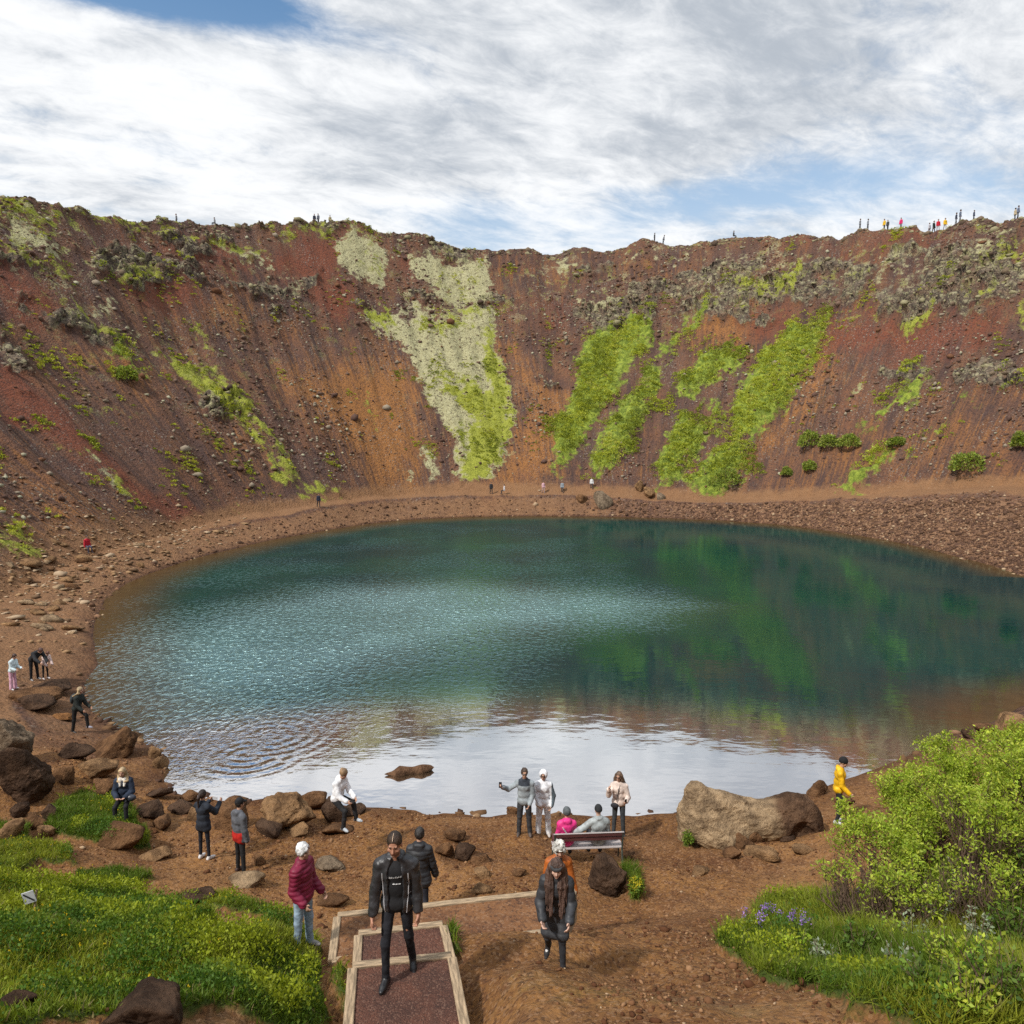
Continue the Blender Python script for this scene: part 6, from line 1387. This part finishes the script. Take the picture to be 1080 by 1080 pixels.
# white haired man in maroon quilted jacket and pale jeans
fg = Figure(HT(321, 888, 1001, 1.0), lean=-1, head=8, yaw=0, armL=(8, 8, 42, 2), armR=(-4, 9, 46, 0), legL=(3, 3, 0, 2), legR=(-3, 3, -4, 2))
person(321, 1001, 72, fg, 'white haired man in maroon quilted jacket and pale jeans standing left of the steps', .0105, [
    ('jacket', fg.torso(.038, .03) + fg.sleeves(.028) + collar(fg, .026, .01, .062) + [('|', fg.pel - fg.up * .12, -fg.up)], 'puffer', (0.175, 0.012, 0.038), dict(disp=wrinkle(.003, 12, 8, .013, .062))),
    ('jeans', fg.pants(.008), 'denim', (0.25, 0.33, 0.42), dict(disp=wrinkle(.009, 13, 2))), ('shoe', fg.shoe('L'), 'shoe', (.2, .19, .18), {}), ('shoe', fg.shoe('R'), 'shoe', (.2, .19, .18), {}),
    ('hair', hair_cap(fg, .020, low=-.06), 'hair', (0.62, .62, .62), dict(disp=locks(.012, 5, 36, 22), h=.008))], brow=(.4, .38, .36))

# long haired woman in long dark coat
fg = Figure(HT(583, 905, 1018, 1.12), lean=15, head=11, yaw=4, side=2, armL=(8, 12, 62, -4), armR=(6, 14, 58, -12), legL=(22, 2, 2, 2), legR=(10, 3, -42, 2), footR=-46, female=True, neck=28)
person(586, 1018, -8, fg, 'woman with very long brown hair in long dark padded coat and headband walking', .0095, [
    ('coat', fg.torso(.036, .04) + fg.sleeves(.026) + skirt(fg, .80, -.012) + hood_down(fg), 'puffer', (0.034, 0.036, 0.041), dict(disp=wrinkle(.007, 11, 8, .008, .11))),
    ('leggings', fg.pants(-.004), 'cloth', (0.028, .029, .034), dict(disp=wrinkle(.004, 18, 2))), 
    ('shoe', fg.shoe('L'), 'shoe', BLK2, {}), ('shoe', fg.shoe('R'), 'shoe', BLK2, {}),
    ('hair', long_hair(fg, .58, True, .08, .036), 'hair', (0.085, .05, .038), dict(disp=locks(.014, 5), h=.0075)),
    ('headband', [('e', fg.head(0, -.008, .036), tuple(np.array([.097, .118, .075]) * fg.k), fg.hr), ('|', fg.head(0, 0, .066), fg.hr[:, 2]), ('|', fg.head(0, 0, .018), -fg.hr[:, 2])], 'cloth', (.05, .05, .052), {}),
    ('lace', [('c', fg.J[q]['a'] + np.array([.012, -.055, -.008]), fg.J[q]['a'] + np.array([.02, -.10, -.028]), .026, .020) for q in 'L'], 'cloth', (.6, .6, .6), {}),
    ('lace', [('c', fg.J[q]['a'] + np.array([-.012, -.035, -.052]), fg.J[q]['a'] + np.array([-.02, -.06, -.095]), .026, .020) for q in 'R'], 'cloth', (.6, .6, .6), {})], curl=40, skin=(.52, .33, .25))

# grey curly hair, rust orange jacket
pO = spot(590, 958)
fg = Figure(1.74, lean=10, head=13, yaw=3, armL=(6, 14, 20, 12), armR=(4, 14, 10, 8), legL=(10, 3, -6, 3), legR=(-4, 3, -12, 3), female=True, neck=22)
pO = np.array(at_y(588, 956, 13.0)); pO[2] = gz(pO[0], pO[1])
person(0, 0, 4, fg, 'grey curly haired person in rust orange jacket', .0115, [
    ('jacket', fg.torso(.036, .03) + fg.sleeves(.028) + collar(fg, .022, 0, .07) + [('|', fg.pel - fg.up * .14, -fg.up)], 'puffer', (0.36, 0.095, 0.016), dict(disp=wrinkle(.008, 11, 8))),
    ('trousers', fg.pants(.002), 'cloth', (0.04, .04, .045), {}), ('shoe', fg.shoe('L'), 'shoe', BLK2, {}), ('shoe', fg.shoe('R'), 'shoe', BLK2, {}),
    ('scarf', [('c', fg.nk + fg.fw * .07 + fg.lat * .03, fg.sh - fg.up * .10 + fg.fw * .14 + fg.lat * .045, .028, .03), ('c', fg.nk + fg.fw * .07 - fg.lat * .03, fg.sh - fg.up * .04 + fg.fw * .13 - fg.lat * .02, .028, .02)], 'cloth', BLK2, {}),
    ('hair', hair_cap(fg, .034, low=-.075), 'hair', (0.50, .48, .44), dict(disp=locks(.030, 5, 26, 26), h=.008))], at=pO, skin=(.50, .30, .22))

# couple by the water
fg = Figure(HT(553, 810, 880, 1.0), lean=0, head=2, yaw=6, roll=.10, armR=(24, 58, 128, 30), armL=(6, 10, 34, -20), legL=(0, 4, 0, 3), legR=(2, 4, 0, 3))
person(553, 880, -4, fg, 'man in grey fleece and sunglasses holding up a phone by the water', .0135, [
    ('fleece', fg.torso(.034, .03) + fg.sleeves(.024) + collar(fg, .024, .01, .06) + [('|', fg.pel - fg.up * .12, -fg.up)], 'cloth', (0.27, 0.305, 0.325), dict(disp=wrinkle(.008, 11, 8),
        colfn=lambda v, cc: np.where(((v[:, 2] > fg.sh[2] - .06) & (np.abs(v[:, 0]) < .15))[:, None], np.array((.035, .042, .055)), cc))),
    ('trousers', fg.pants(.012), 'cloth', (0.035, .036, .04), dict(disp=wrinkle(.007, 13, 2))), ('shoe', fg.shoe('L'), 'shoe', (.09, .07, .06), {}), ('shoe', fg.shoe('R'), 'shoe', (.09, .07, .06), {}),
    ('hair', hair_cap(fg, .014, low=-.05), 'hair', (0.06, .04, .03), dict(disp=locks(.009, 5, 40, 20))),
    ('sunglasses', [('c', fg.head(-.045, .088, .004), fg.head(-.018, .1, .002), .016, .016), ('c', fg.head(.045, .088, .004), fg.head(.018, .1, .002), .016, .016)], 'glass', (.01, .01, .01), dict(h=.008, k=.004))])
hw = fg.J['R']['w'] + fg.J['R']['wd'] * .09; rt_ = Matrix.Rotation(R(-4), 3, 'Z'); bpn = spot(553, 880)
ph = Vector(hw.tolist()); ph.rotate(rt_)
v, f = bev_box(0, 0, .03, .075, .012, .15, .004); o = mesh_obj('phone', v, f, MT['glass'], cols=np.tile((.02, .02, .022), (len(v), 1))); o.location = tuple(np.array(bpn) + np.array(ph)); o.rotation_euler = (R(-8), 0, R(-10))
tag(o, 'dark phone in the raised hand of the man in grey fleece', 'phone')

fg = Figure(HT(572, 812, 880, 1.0), lean=0, head=4, yaw=-6, roll=-.06, armL=(4, 20, 26, -10), armR=(4, 8, 30, -24), legL=(0, 4, 0, 3), legR=(0, 4, 0, 3), female=True)
person(573, 880, -4, fg, 'person all in white with hood up and sunglasses standing by the water', .0135, [
    ('anorak', fg.torso(.042, .03) + fg.sleeves(.03, 0) + skirt(fg, .12, .01) + [('e', fg.head(0, -.02, .02), (.115 * fg.k, .125 * fg.k, .135 * fg.k), fg.hr), ('-e', fg.head(0, .12, -.02), (.075 * fg.k, .11 * fg.k, .10 * fg.k), fg.hr)], 'puffer', (0.74, 0.75, 0.78), dict(disp=wrinkle(.007, 11, 8),
        colfn=lambda v, cc: np.where(((v[:, 0] > .215) & (v[:, 1] < .03))[:, None], np.array((.10, .13, .15)), cc))),
    ('trousers', fg.pants(.02, .01), 'puffer', (0.72, .73, .76), dict(disp=wrinkle(.008, 11, 2))), ('shoe', fg.shoe('L'), 'shoe', (.40, .36, .33), {}), ('shoe', fg.shoe('R'), 'shoe', (.40, .36, .33), {}),
    ('sunglasses', [('c', fg.head(-.045, .088, .004), fg.head(-.018, .1, .002), .016, .016), ('c', fg.head(.045, .088, .004), fg.head(.018, .1, .002), .016, .016)], 'glass', (.03, .015, .01), dict(h=.008, k=.004))])

# two people on the bench, seen from behind
def bench_at(x, y, z): q = Matrix.Rotation(R(4), 3, 'Z') @ Vector((x, y, 0)); return np.array([BX + q.x, BY + q.y, BZ + z])
fg = Figure(1.66, lean=-6, head=4, armL=(8, 10, 50, -12), armR=(8, 10, 50, -12), legL=(86, 4, 4, 2), legR=(84, 5, -8, 2), female=True)
person(0, 0, 184, fg, 'person in bright pink jacket and grey beanie sitting on the bench', .013, [
    ('jacket', fg.torso(.038, .03) + fg.sleeves(.028) + hood_down(fg), 'puffer', (0.62, 0.035, 0.20), dict(disp=wrinkle(.009, 10, 8))), ('trousers', fg.pants(.006), 'cloth', (0.03, .03, .034), {}),
    ('shoe', fg.shoe('L'), 'shoe', BLK2, {}), ('shoe', fg.shoe('R'), 'shoe', BLK2, {}), ('beanie', beanie(fg, .022, -.03), 'cloth', (0.085, .095, .10), dict(disp=wrinkle(.005, 40, 3))),
    ('bag_strap', [('c', fg.sh - fg.fw * .155 + fg.lat * (.12 - .03 * q) - fg.up * (.035 + .045 * q), fg.sh - fg.fw * .158 + fg.lat * (.12 - .03 * (q + 1)) - fg.up * (.035 + .045 * (q + 1)), .012, .012) for q in range(4)], 'cloth', (.62, .55, .58), {})],
    at=bench_at(-.50, .27, .465 - (fg.pel[2] - .11)))
fg = Figure(1.76, lean=-8, head=8, yaw=6, armL=(-12, 58, 30, 62), armR=(10, 10, 48, -10), legL=(86, 6, 2, 2), legR=(84, 4, 2, 2))
person(0, 0, 184, fg, 'man in pale grey jacket and black beanie on the bench, arm along its back', .013, [
    ('jacket', fg.torso(.042, .03) + fg.sleeves(.03) + collar(fg, .03, .01, .066), 'puffer', (0.30, 0.33, 0.335), dict(disp=wrinkle(.009, 10, 8))), ('trousers', fg.pants(.01), 'cloth', (0.03, .03, .034), {}),
    ('shoe', fg.shoe('L'), 'shoe', BLK2, {}), ('shoe', fg.shoe('R'), 'shoe', BLK2, {}), ('beanie', beanie(fg, .014, .0), 'cloth', (0.022, .024, .026), {})],
    at=bench_at(.26, .27, .465 - (fg.pel[2] - .11)), skin=(.5, .33, .25))

# woman with a hand to her face
fg = Figure(HT(652, 822, 890, 1.03), lean=0, head=6, yaw=-14, armR=(48, 22, 148, -4), armL=(14, 18, 92, -8), legL=(4, 3, -2, 3), legR=(0, 3, 0, 3), female=True)
wp = spot(654, 888); wp[1] += .7; wp[2] = gz(wp[0] * 1.02, wp[1]); wp[0] = wp[1] * (654 - 540) / 800 * 1.03
lh = person(0, 0, -12, fg, 'woman in cream jacket and sunglasses with one hand to her cheek behind the bench', .0135, [
    ('jacket', fg.torso(.038, .02) + fg.sleeves(.028) + collar(fg, .022, .0, .07) + [('|', fg.pel - fg.up * .06, -fg.up)], 'cloth', (0.62, 0.51, 0.45), dict(disp=wrinkle(.009, 12, 8))), ('trousers', fg.pants(.006), 'cloth', (0.04, .045, .05), {}),
    ('shoe', fg.shoe('L'), 'shoe', BLK2, {}), ('shoe', fg.shoe('R'), 'shoe', BLK2, {}), ('hair', long_hair(fg, .3, False, .08, .036), 'hair', (0.12, .075, .05), dict(disp=locks(.01, 5))),
    ('bag', [('e', fg.pel - fg.lat * .10 + fg.fw * .15 - fg.up * .02, (.11, .05, .075), fg.rotm())] + [('c', fg.nk + fg.lat * .05 + fg.fw * .06, fg.sh + fg.fw * .165 - fg.up * .08, .012, .012), ('c', fg.sh + fg.fw * .165 - fg.up * .08, fg.pel + fg.fw * .175 + fg.up * .1 - fg.lat * .05, .012, .012)], 'cloth', (.025, .025, .03), {}),
    ('sunglasses', [('c', fg.head(-.045, .088, .004), fg.head(-.018, .1, .002), .016, .016), ('c', fg.head(.045, .088, .004), fg.head(.018, .1, .002), .016, .016)], 'glass', (.03, .015, .01), dict(h=.008, k=.004))], at=wp)
hw = fg.J['L']['w'] + fg.J['L']['wd'] * .09; ph = Vector(hw.tolist()); ph.rotate(Matrix.Rotation(R(-12), 3, 'Z'))
v, f = bev_box(0, 0, .05, .07, .014, .13, .004); o = mesh_obj('phone', v, f, MT['glass'], cols=np.tile((.02, .02, .022), (len(v), 1))); o.location = tuple(np.array(wp) + np.array(ph)); o.rotation_euler = (R(12), 0, R(20))
tag(o, 'dark phone in the lowered hand of the woman in the cream jacket', 'phone')

# yellow jacket by the willow
fg = Figure(HT(884, 798, 868, 1.0), lean=3, head=16, armL=(4, 8, 24, 4), armR=(10, 8, 46, 0), legL=(2, 3, 0, 2), legR=(14, 3, -18, 2), female=True)
person(883, 868, 66, fg, 'person in yellow jacket and black beanie walking beside the willow bush', .0135, [
    ('jacket', fg.torso(.034, .02) + fg.sleeves(.024) + hood_down(fg) + [('|', fg.pel - fg.up * .13, -fg.up)], 'puffer', (0.70, 0.40, 0.008), dict(disp=wrinkle(.008, 11, 8))), ('trousers', fg.pants(-.002), 'cloth', (0.02, .022, .024), {}),
    ('shoe', fg.shoe('L'), 'shoe', (.5, .5, .5), {}), ('shoe', fg.shoe('R'), 'shoe', (.5, .5, .5), {}), ('beanie', beanie(fg, .018, -.01), 'cloth', (0.014, .014, .016), {})])

# person in white sitting on the boulders
fg = Figure(1.68, lean=14, head=32, yaw=0, armL=(24, 8, 62, -14), armR=(20, 8, 66, -10), legL=(80, 6, 10, 2), legR=(58, 4, -6, 4), female=True)
sp3 = np.array(at_y(356, 866, 18.1)); 
person(0, 0, 62, fg, 'person in white top and black trousers sitting on the boulders by the water', .0135, [
    ('top', fg.torso(.036, .02) + fg.sleeves(.028) + hood_down(fg), 'cloth', (0.72, 0.73, 0.76), dict(disp=wrinkle(.009, 11, 8))), ('trousers', fg.pants(.008), 'cloth', (0.018, .018, .02), dict(disp=wrinkle(.008, 12, 8))),
    ('shoe', fg.shoe('L'), 'shoe', (.42, .46, .5), {}), ('shoe', fg.shoe('R'), 'shoe', (.42, .46, .5), {}), ('hair', hair_cap(fg, .018, low=-.07) + [('e', fg.head(0, -.10, .06), (.04, .04, .04), fg.hr)], 'hair', (0.24, .15, .08), {})],
    at=(sp3[0], sp3[1], max(gz(sp3[0], sp3[1]), sp3[2] - .1)))

# ponytailed woman taking a picture
fg = Figure(HT(216, 833, 906, 1.0), lean=-1, head=2, armL=(40, 10, 128, -10), armR=(44, 10, 126, -10), legL=(0, 3, 0, 2), legR=(2, 3, 0, 2), female=True)
person(216, 906, 158, fg, 'woman with dark ponytail in navy jacket and white shoes facing the lake', .0135, [
    ('jacket', fg.torso(.034, .05) + fg.sleeves(.026) + skirt(fg, .20, .0), 'cloth', (0.022, 0.027, 0.038), dict(disp=wrinkle(.008, 11, 8))), ('leggings', fg.pants(-.008), 'cloth', (0.016, .018, .026), {}),
    ('shoe', fg.shoe('L'), 'shoe', (.68, .66, .66), {}), ('shoe', fg.shoe('R'), 'shoe', (.68, .66, .66), {}),
    ('hair', hair_cap(fg, .014, low=-.07) + [('c', fg.head(0, -.10, .05), fg.head(0, -.15, -.04), .03, .034), ('c', fg.head(0, -.15, -.04), fg.head(.0, -.15, -.27), .034, .016)], 'hair', (0.035, .022, .018), {})])
hw = (fg.J['L']['w'] + fg.J['R']['w']) / 2 + fg.fw * .02 + np.array([0, 0, .08]); ph = Vector(hw.tolist()); ph.rotate(Matrix.Rotation(R(158), 3, 'Z')); q_ = spot(216, 906)
v, f = bev_box(0, 0, 0, .15, .012, .075, .004); o = mesh_obj('phone', v, f, MT['glass'], cols=np.tile((.5, .5, .52), (len(v), 1))); o.location = tuple(q_ + np.array(ph)); o.rotation_euler = (0, 0, R(158))
tag(o, 'pale phone held up by the ponytailed woman', 'phone')

# grey and red jacket, black cap
fg = Figure(HT(254, 842, 921, 1.0), lean=0, head=6, yaw=0, armL=(2, 7, 12, 3), armR=(2, 7, 12, 3), legL=(2, 4, 0, 3), legR=(0, 4, 0, 3))
person(254, 921, 140, fg, 'person in grey jacket with red hem and black cap seen from behind', .0135, [
    ('jacket', fg.torso(.036, .05) + fg.sleeves(.028) + skirt(fg, .14, .0) + hood_down(fg), 'cloth', (0.10, 0.105, 0.12), dict(disp=wrinkle(.008, 11, 8),
        colfn=lambda v, cc: np.where(((v[:, 2] < fg.pel[2] + .13) & (np.abs(v[:, 0]) < .19))[:, None], np.array((.42, .018, .012)), cc))), ('trousers', fg.pants(-.002), 'cloth', (0.02, .02, .022), {}),
    ('shoe', fg.shoe('L'), 'shoe', (.06, .035, .03), {}), ('shoe', fg.shoe('R'), 'shoe', (.06, .035, .03), {}), ('hair', hair_cap(fg, .008, low=-.07), 'hair', (0.03, .022, .018), dict(disp=locks(.009, 5, 40, 20))),
    ('cap', beanie(fg, .014, .03) + [], 'cloth', (0.015, .015, .017), {}), ('cap_brim', [('e', fg.head(0, .115, .04), (.07, .06, .012), fg.hr)], 'cloth', (0.015, .015, .017), {})])

# seated woman with shearling collar
fg = Figure(1.66, lean=6, head=14, yaw=-6, armL=(14, 14, 74, -30), armR=(14, 14, 74, -30), legL=(76, 6, 4, 2), legR=(76, 6, 2, 2), female=True)
q_ = np.array(spot(133, 862))
person(0, 0, 10, fg, 'blonde woman in navy jacket with white shearling collar sitting among rocks', .0135, [
    ('jacket', fg.torso(.042, .03) + fg.sleeves(.034), 'cloth', (0.022, 0.032, 0.055), dict(disp=wrinkle(.009, 11, 8))), ('trousers', fg.pants(.004), 'cloth', (0.014, .014, .016), {}),
    ('shoe', fg.shoe('L'), 'shoe', BLK, {}), ('shoe', fg.shoe('R'), 'shoe', BLK, {}), ('collar', collar(fg, .034, .0, .08) + [('c', fg.nk + fg.lat * .06 * sg + fg.fw * .07, fg.sh - fg.up * .09 + fg.fw * .145 + fg.lat * .05 * sg, .04, .028) for sg in (-1, 1)], 'cloth', (.66, .62, .56), dict(disp=wrinkle(.008, 40, 3))),
    ('hair', long_hair(fg, .12, True, .075, .026), 'hair', (0.45, .33, .19), {}), ('handbag', [('e', fg.pel + fg.lat * .22 + fg.fw * .25 + fg.up * .1, (.13, .09, .09), None)], 'leather', (.03, .035, .05), {})], at=q_)

# blonde with backpack stepping by the shore
fg = Figure(HT(83, 727, 773, 1.05), lean=16, head=6, yaw=10, armL=(20, 8, 60, -6), armR=(16, 8, 52, -6), legL=(48, 4, 4, 2), legR=(-4, 4, -8, 3), female=True)
person(82, 772, 78, fg, 'blonde woman in black with a grey backpack stepping between shore rocks', .016, [
    ('jacket', fg.torso(.036, .02) + fg.sleeves(.026), 'cloth', (0.018, 0.022, 0.02), {}), ('trousers', fg.pants(.01), 'cloth', (0.012, .012, .013), {}), ('shoe', fg.shoe('L'), 'shoe', (.3, .3, .36), {}), ('shoe', fg.shoe('R'), 'shoe', (.05, .05, .05), {}),
    ('hair', long_hair(fg, .16, False, .075, .03), 'hair', (0.48, .36, .21), {}), ('backpack', [('e', fg.sh - fg.fw * .20 - fg.up * .16, (.14, .10, .20), fg.rotm())], 'cloth', (.045, .055, .06), {})])
# the three at the left shore
fg = Figure(HT(15, 690, 727, 1.02), lean=10, head=26, armL=(10, 6, 76, -4), armR=(12, 6, 72, -4), legL=(0, 3, 0, 2), legR=(2, 3, 0, 2), female=True)
person(14, 727, 78, fg, 'girl in pale blue top and pink trousers looking down on the left shore', .018, [
    ('top', fg.torso(.03, .02) + fg.sleeves(.022), 'cloth', (0.55, 0.66, 0.70), {}), ('trousers', fg.pants(.012, .02), 'cloth', (0.60, .36, .47), {}), ('shoe', fg.shoe('L'), 'shoe', (.6, .6, .6), {}), ('shoe', fg.shoe('R'), 'shoe', (.6, .6, .6), {}),
    ('hair', hair_cap(fg, .016, low=-.08) + [('c', fg.head(0, -.08, -.03), fg.head(0, -.1, -.12), .04, .03)], 'hair', (0.05, .03, .025), {})])
fg = Figure(HT(38, 684, 717, 1.28), lean=48, head=58, armL=(40, 8, 50, -10), armR=(46, 8, 64, -10), legL=(6, 4, 0, 3), legR=(4, 4, 0, 3), neck=70)
person(36, 717, 62, fg, 'man in black jacket bending down on the left shore', .018, [
    ('jacket', fg.torso(.04, .03) + fg.sleeves(.03), 'cloth', (0.020, 0.021, 0.024), {}), ('trousers', fg.pants(.006), 'cloth', (0.012, .012, .014), {}), ('shoe', fg.shoe('L'), 'shoe', (.3, .3, .3), {}), ('shoe', fg.shoe('R'), 'shoe', (.3, .3, .3), {}), ('hair', hair_cap(fg, .014, low=-.05), 'hair', (0.10, .05, .04), dict(disp=locks(.009, 5, 40, 20)))])
fg = Figure(HT(47, 688, 716, 1.12), lean=26, head=40, armL=(20, 6, 50, -6), armR=(20, 6, 44, -6), legL=(4, 3, 0, 2), legR=(2, 3, -2, 2), female=True)
person(48, 716, 60, fg, 'girl in pale pink jacket and black leggings next to the bending man', .018, [
    ('jacket', fg.torso(.036, .02) + fg.sleeves(.028), 'cloth', (0.60, 0.46, 0.43), {}), ('leggings', fg.pants(-.004), 'cloth', (0.014, .014, .016), {}), ('shoe', fg.shoe('L'), 'shoe', (.6, .55, .55), {}), ('shoe', fg.shoe('R'), 'shoe', (.6, .55, .55), {}), ('hair', hair_cap(fg, .018, low=-.10), 'hair', (0.12, .05, .035), dict(disp=locks(.009, 5, 40, 20)))])

# ---- far away: on the path across the lake and on the rim
def far_person(x, y, z, hd, top, legs, label, group, H=1.74, sit=False, bag=None, hairc=(0.05, .035, .03), lean=2, armR=(4, 9, 14, 4), h=.03):
    fg = Figure(H, lean=lean, head=6, armL=(4, 9, 14, 4), armR=armR, legL=((80, 6, 4, 2) if sit else (10, 4, 0, 3)), legR=((78, 6, 2, 2) if sit else (-8, 4, -12, 3)))
    root = empty('person', (x, y, z), R(hd), label, 'person', group)
    add_part(root, 'body', fg.body(h, False), .024, 'skin', SKIN, .012)
    add_part(root, 'jacket', fg.torso(.036, .03) + fg.sleeves(.028), h, 'cloth', top, .03)
    add_part(root, 'trousers', fg.pants(.008), h, 'cloth', legs, .03)
    add_part(root, 'hair', hair_cap(fg, .02, low=-.06), .022, 'hair', hairc, .02)
    for q in 'LR': add_part(root, 'shoe', fg.shoe(q, .004), .022, 'shoe', (.07, .06, .06), .02)
    if bag: add_part(root, 'backpack', [('e', fg.sh - fg.fw * .19 - fg.up * .16, (.16, .11, .22), fg.rotm())], h, 'cloth', bag, .03)
    return root
NAVY, RED, YEL, GRY, DG = (.03, .035, .06), (.42, .015, .03), (.62, .38, .02), (.16, .165, .18), (.02, .032, .03)
def on_path(px_, py_, *a, **k):
    p = spot(px_, py_); return far_person(p[0], p[1], p[2], *a, **k)
PG = 'walkers on the far path'
on_path(518, 521, 20, BLK2, BLK2, 'dark clothed walker on the far path, left of a pair by the moss patch', PG)
on_path(532, 521, -80, (.5, .47, .47), BLK2, 'person in pale top sitting on the far path beside a dark walker', PG, sit=True)
on_path(573, 520, 30, (.62, .38, .42), (.42, .30, .28), 'walker in pink on the far path', PG)
on_path(593, 520, -20, (.22, .25, .28), CHAR, 'walker in grey blue on the far path left of the boulders', PG)
on_path(624, 516, 0, (.6, .6, .6), CHAR, 'walker in white half behind the largest far boulder', PG)
on_path(336, 535, 40, NAVY, BLK2, 'dark walker on the far path below a bright moss patch', PG)
on_path(92, 583, 60, RED, (.06, .06, .09), 'person in red top with pale bag at the scree foot on the left', None, bag=(.5, .45, .45), sit=True)
def rim_xy(px_, back=1.5):
    """point on the crater rim seen in a photo column"""
    u = (px_ - 540) / FPX
    ys = np.arange(60, 190, .25); xs = ys * u; rr2 = np.hypot(xs - CX, ys - CY); ti = (np.degrees(np.arctan2(ys - CY, xs - CX)) % 360 * NTH / 360).astype(int) % NTH
    i_ = int(np.argmax(rr2 > R4r[ti] + back)); return xs[i_], ys[i_]
RG = 'people on the crater rim'
def on_rim(px_, *a, lift=0.0, **k):
    x, y = rim_xy(px_, 0.6); return far_person(x, y, gz(x, y) + lift, *a, RG, **k)
on_rim(197, -60, GRY, CHAR, 'lone grey walker on the left rim among the rocks')
on_rim(236, -60, GRY, CHAR, 'grey figure sitting on the left rim', sit=True)
on_rim(338, 20, NAVY, CHAR, 'left of two dark figures on the hump of the rim')
on_rim(342, -20, (.10, .11, .14), BLK2, 'right of two dark figures on the hump of the rim', H=1.85)
on_rim(354, 10, (.30, .26, .15), CHAR, 'small tan figure sitting on the hump of the rim', sit=True)
on_rim(686, 80, CHAR, BLK2, 'dark walker on the back rim ahead of a leaning one', H=1.8)
on_rim(695, 80, GRY, CHAR, 'leaning grey walker on the back rim', lean=18)
on_rim(767, 60, CHAR, BLK2, 'dark figure sitting on the back rim', sit=True)
on_rim(896, 70, GRY, CHAR, 'grey walker on the right rim, leftmost of the procession')
on_rim(904, 70, (.20, .22, .25), CHAR, 'slim grey walker on the right rim just left of the yellow one')
on_rim(921, -70, YEL, CHAR, 'walker in yellow on the right rim next to a dark one')
on_rim(924.5, -60, CHAR, BLK2, 'dark walker beside the left yellow one on the right rim', H=1.6)
on_rim(938, -60, (.55, .02, .12), GRY, 'walker in crimson alone on the right rim')
on_rim(967, 30, (.45, .44, .47), (.2, .16, .18), 'pale grey figure at the left of the colourful rim group', H=1.6)
on_rim(971.5, 30, DG, BLK2, 'dark green clad figure in the colourful rim group', H=1.82)
on_rim(976, -10, RED, (.4, .38, .38), 'figure in red in the colourful rim group', H=1.8)
on_rim(983, 0, YEL, (.3, .28, .26), 'figure in yellow at the right of the colourful rim group')
on_rim(994, 70, NAVY, GRY, 'navy walker on the rim, left of a pair')
on_rim(998, 70, (.10, .12, .17), GRY, 'taller navy walker on the rim, right of a pair', H=1.9)
on_rim(1012, 70, (.05, .06, .10), NAVY, 'short dark blue walker alone on the right rim', H=1.5)
on_rim(1054, 80, (.42, .34, .22), CHAR, 'tan clad walker at the right end of the rim')
on_rim(1057, 80, (.12, .14, .2), CHAR, 'blue grey walker with tan one at the right end of the rim')
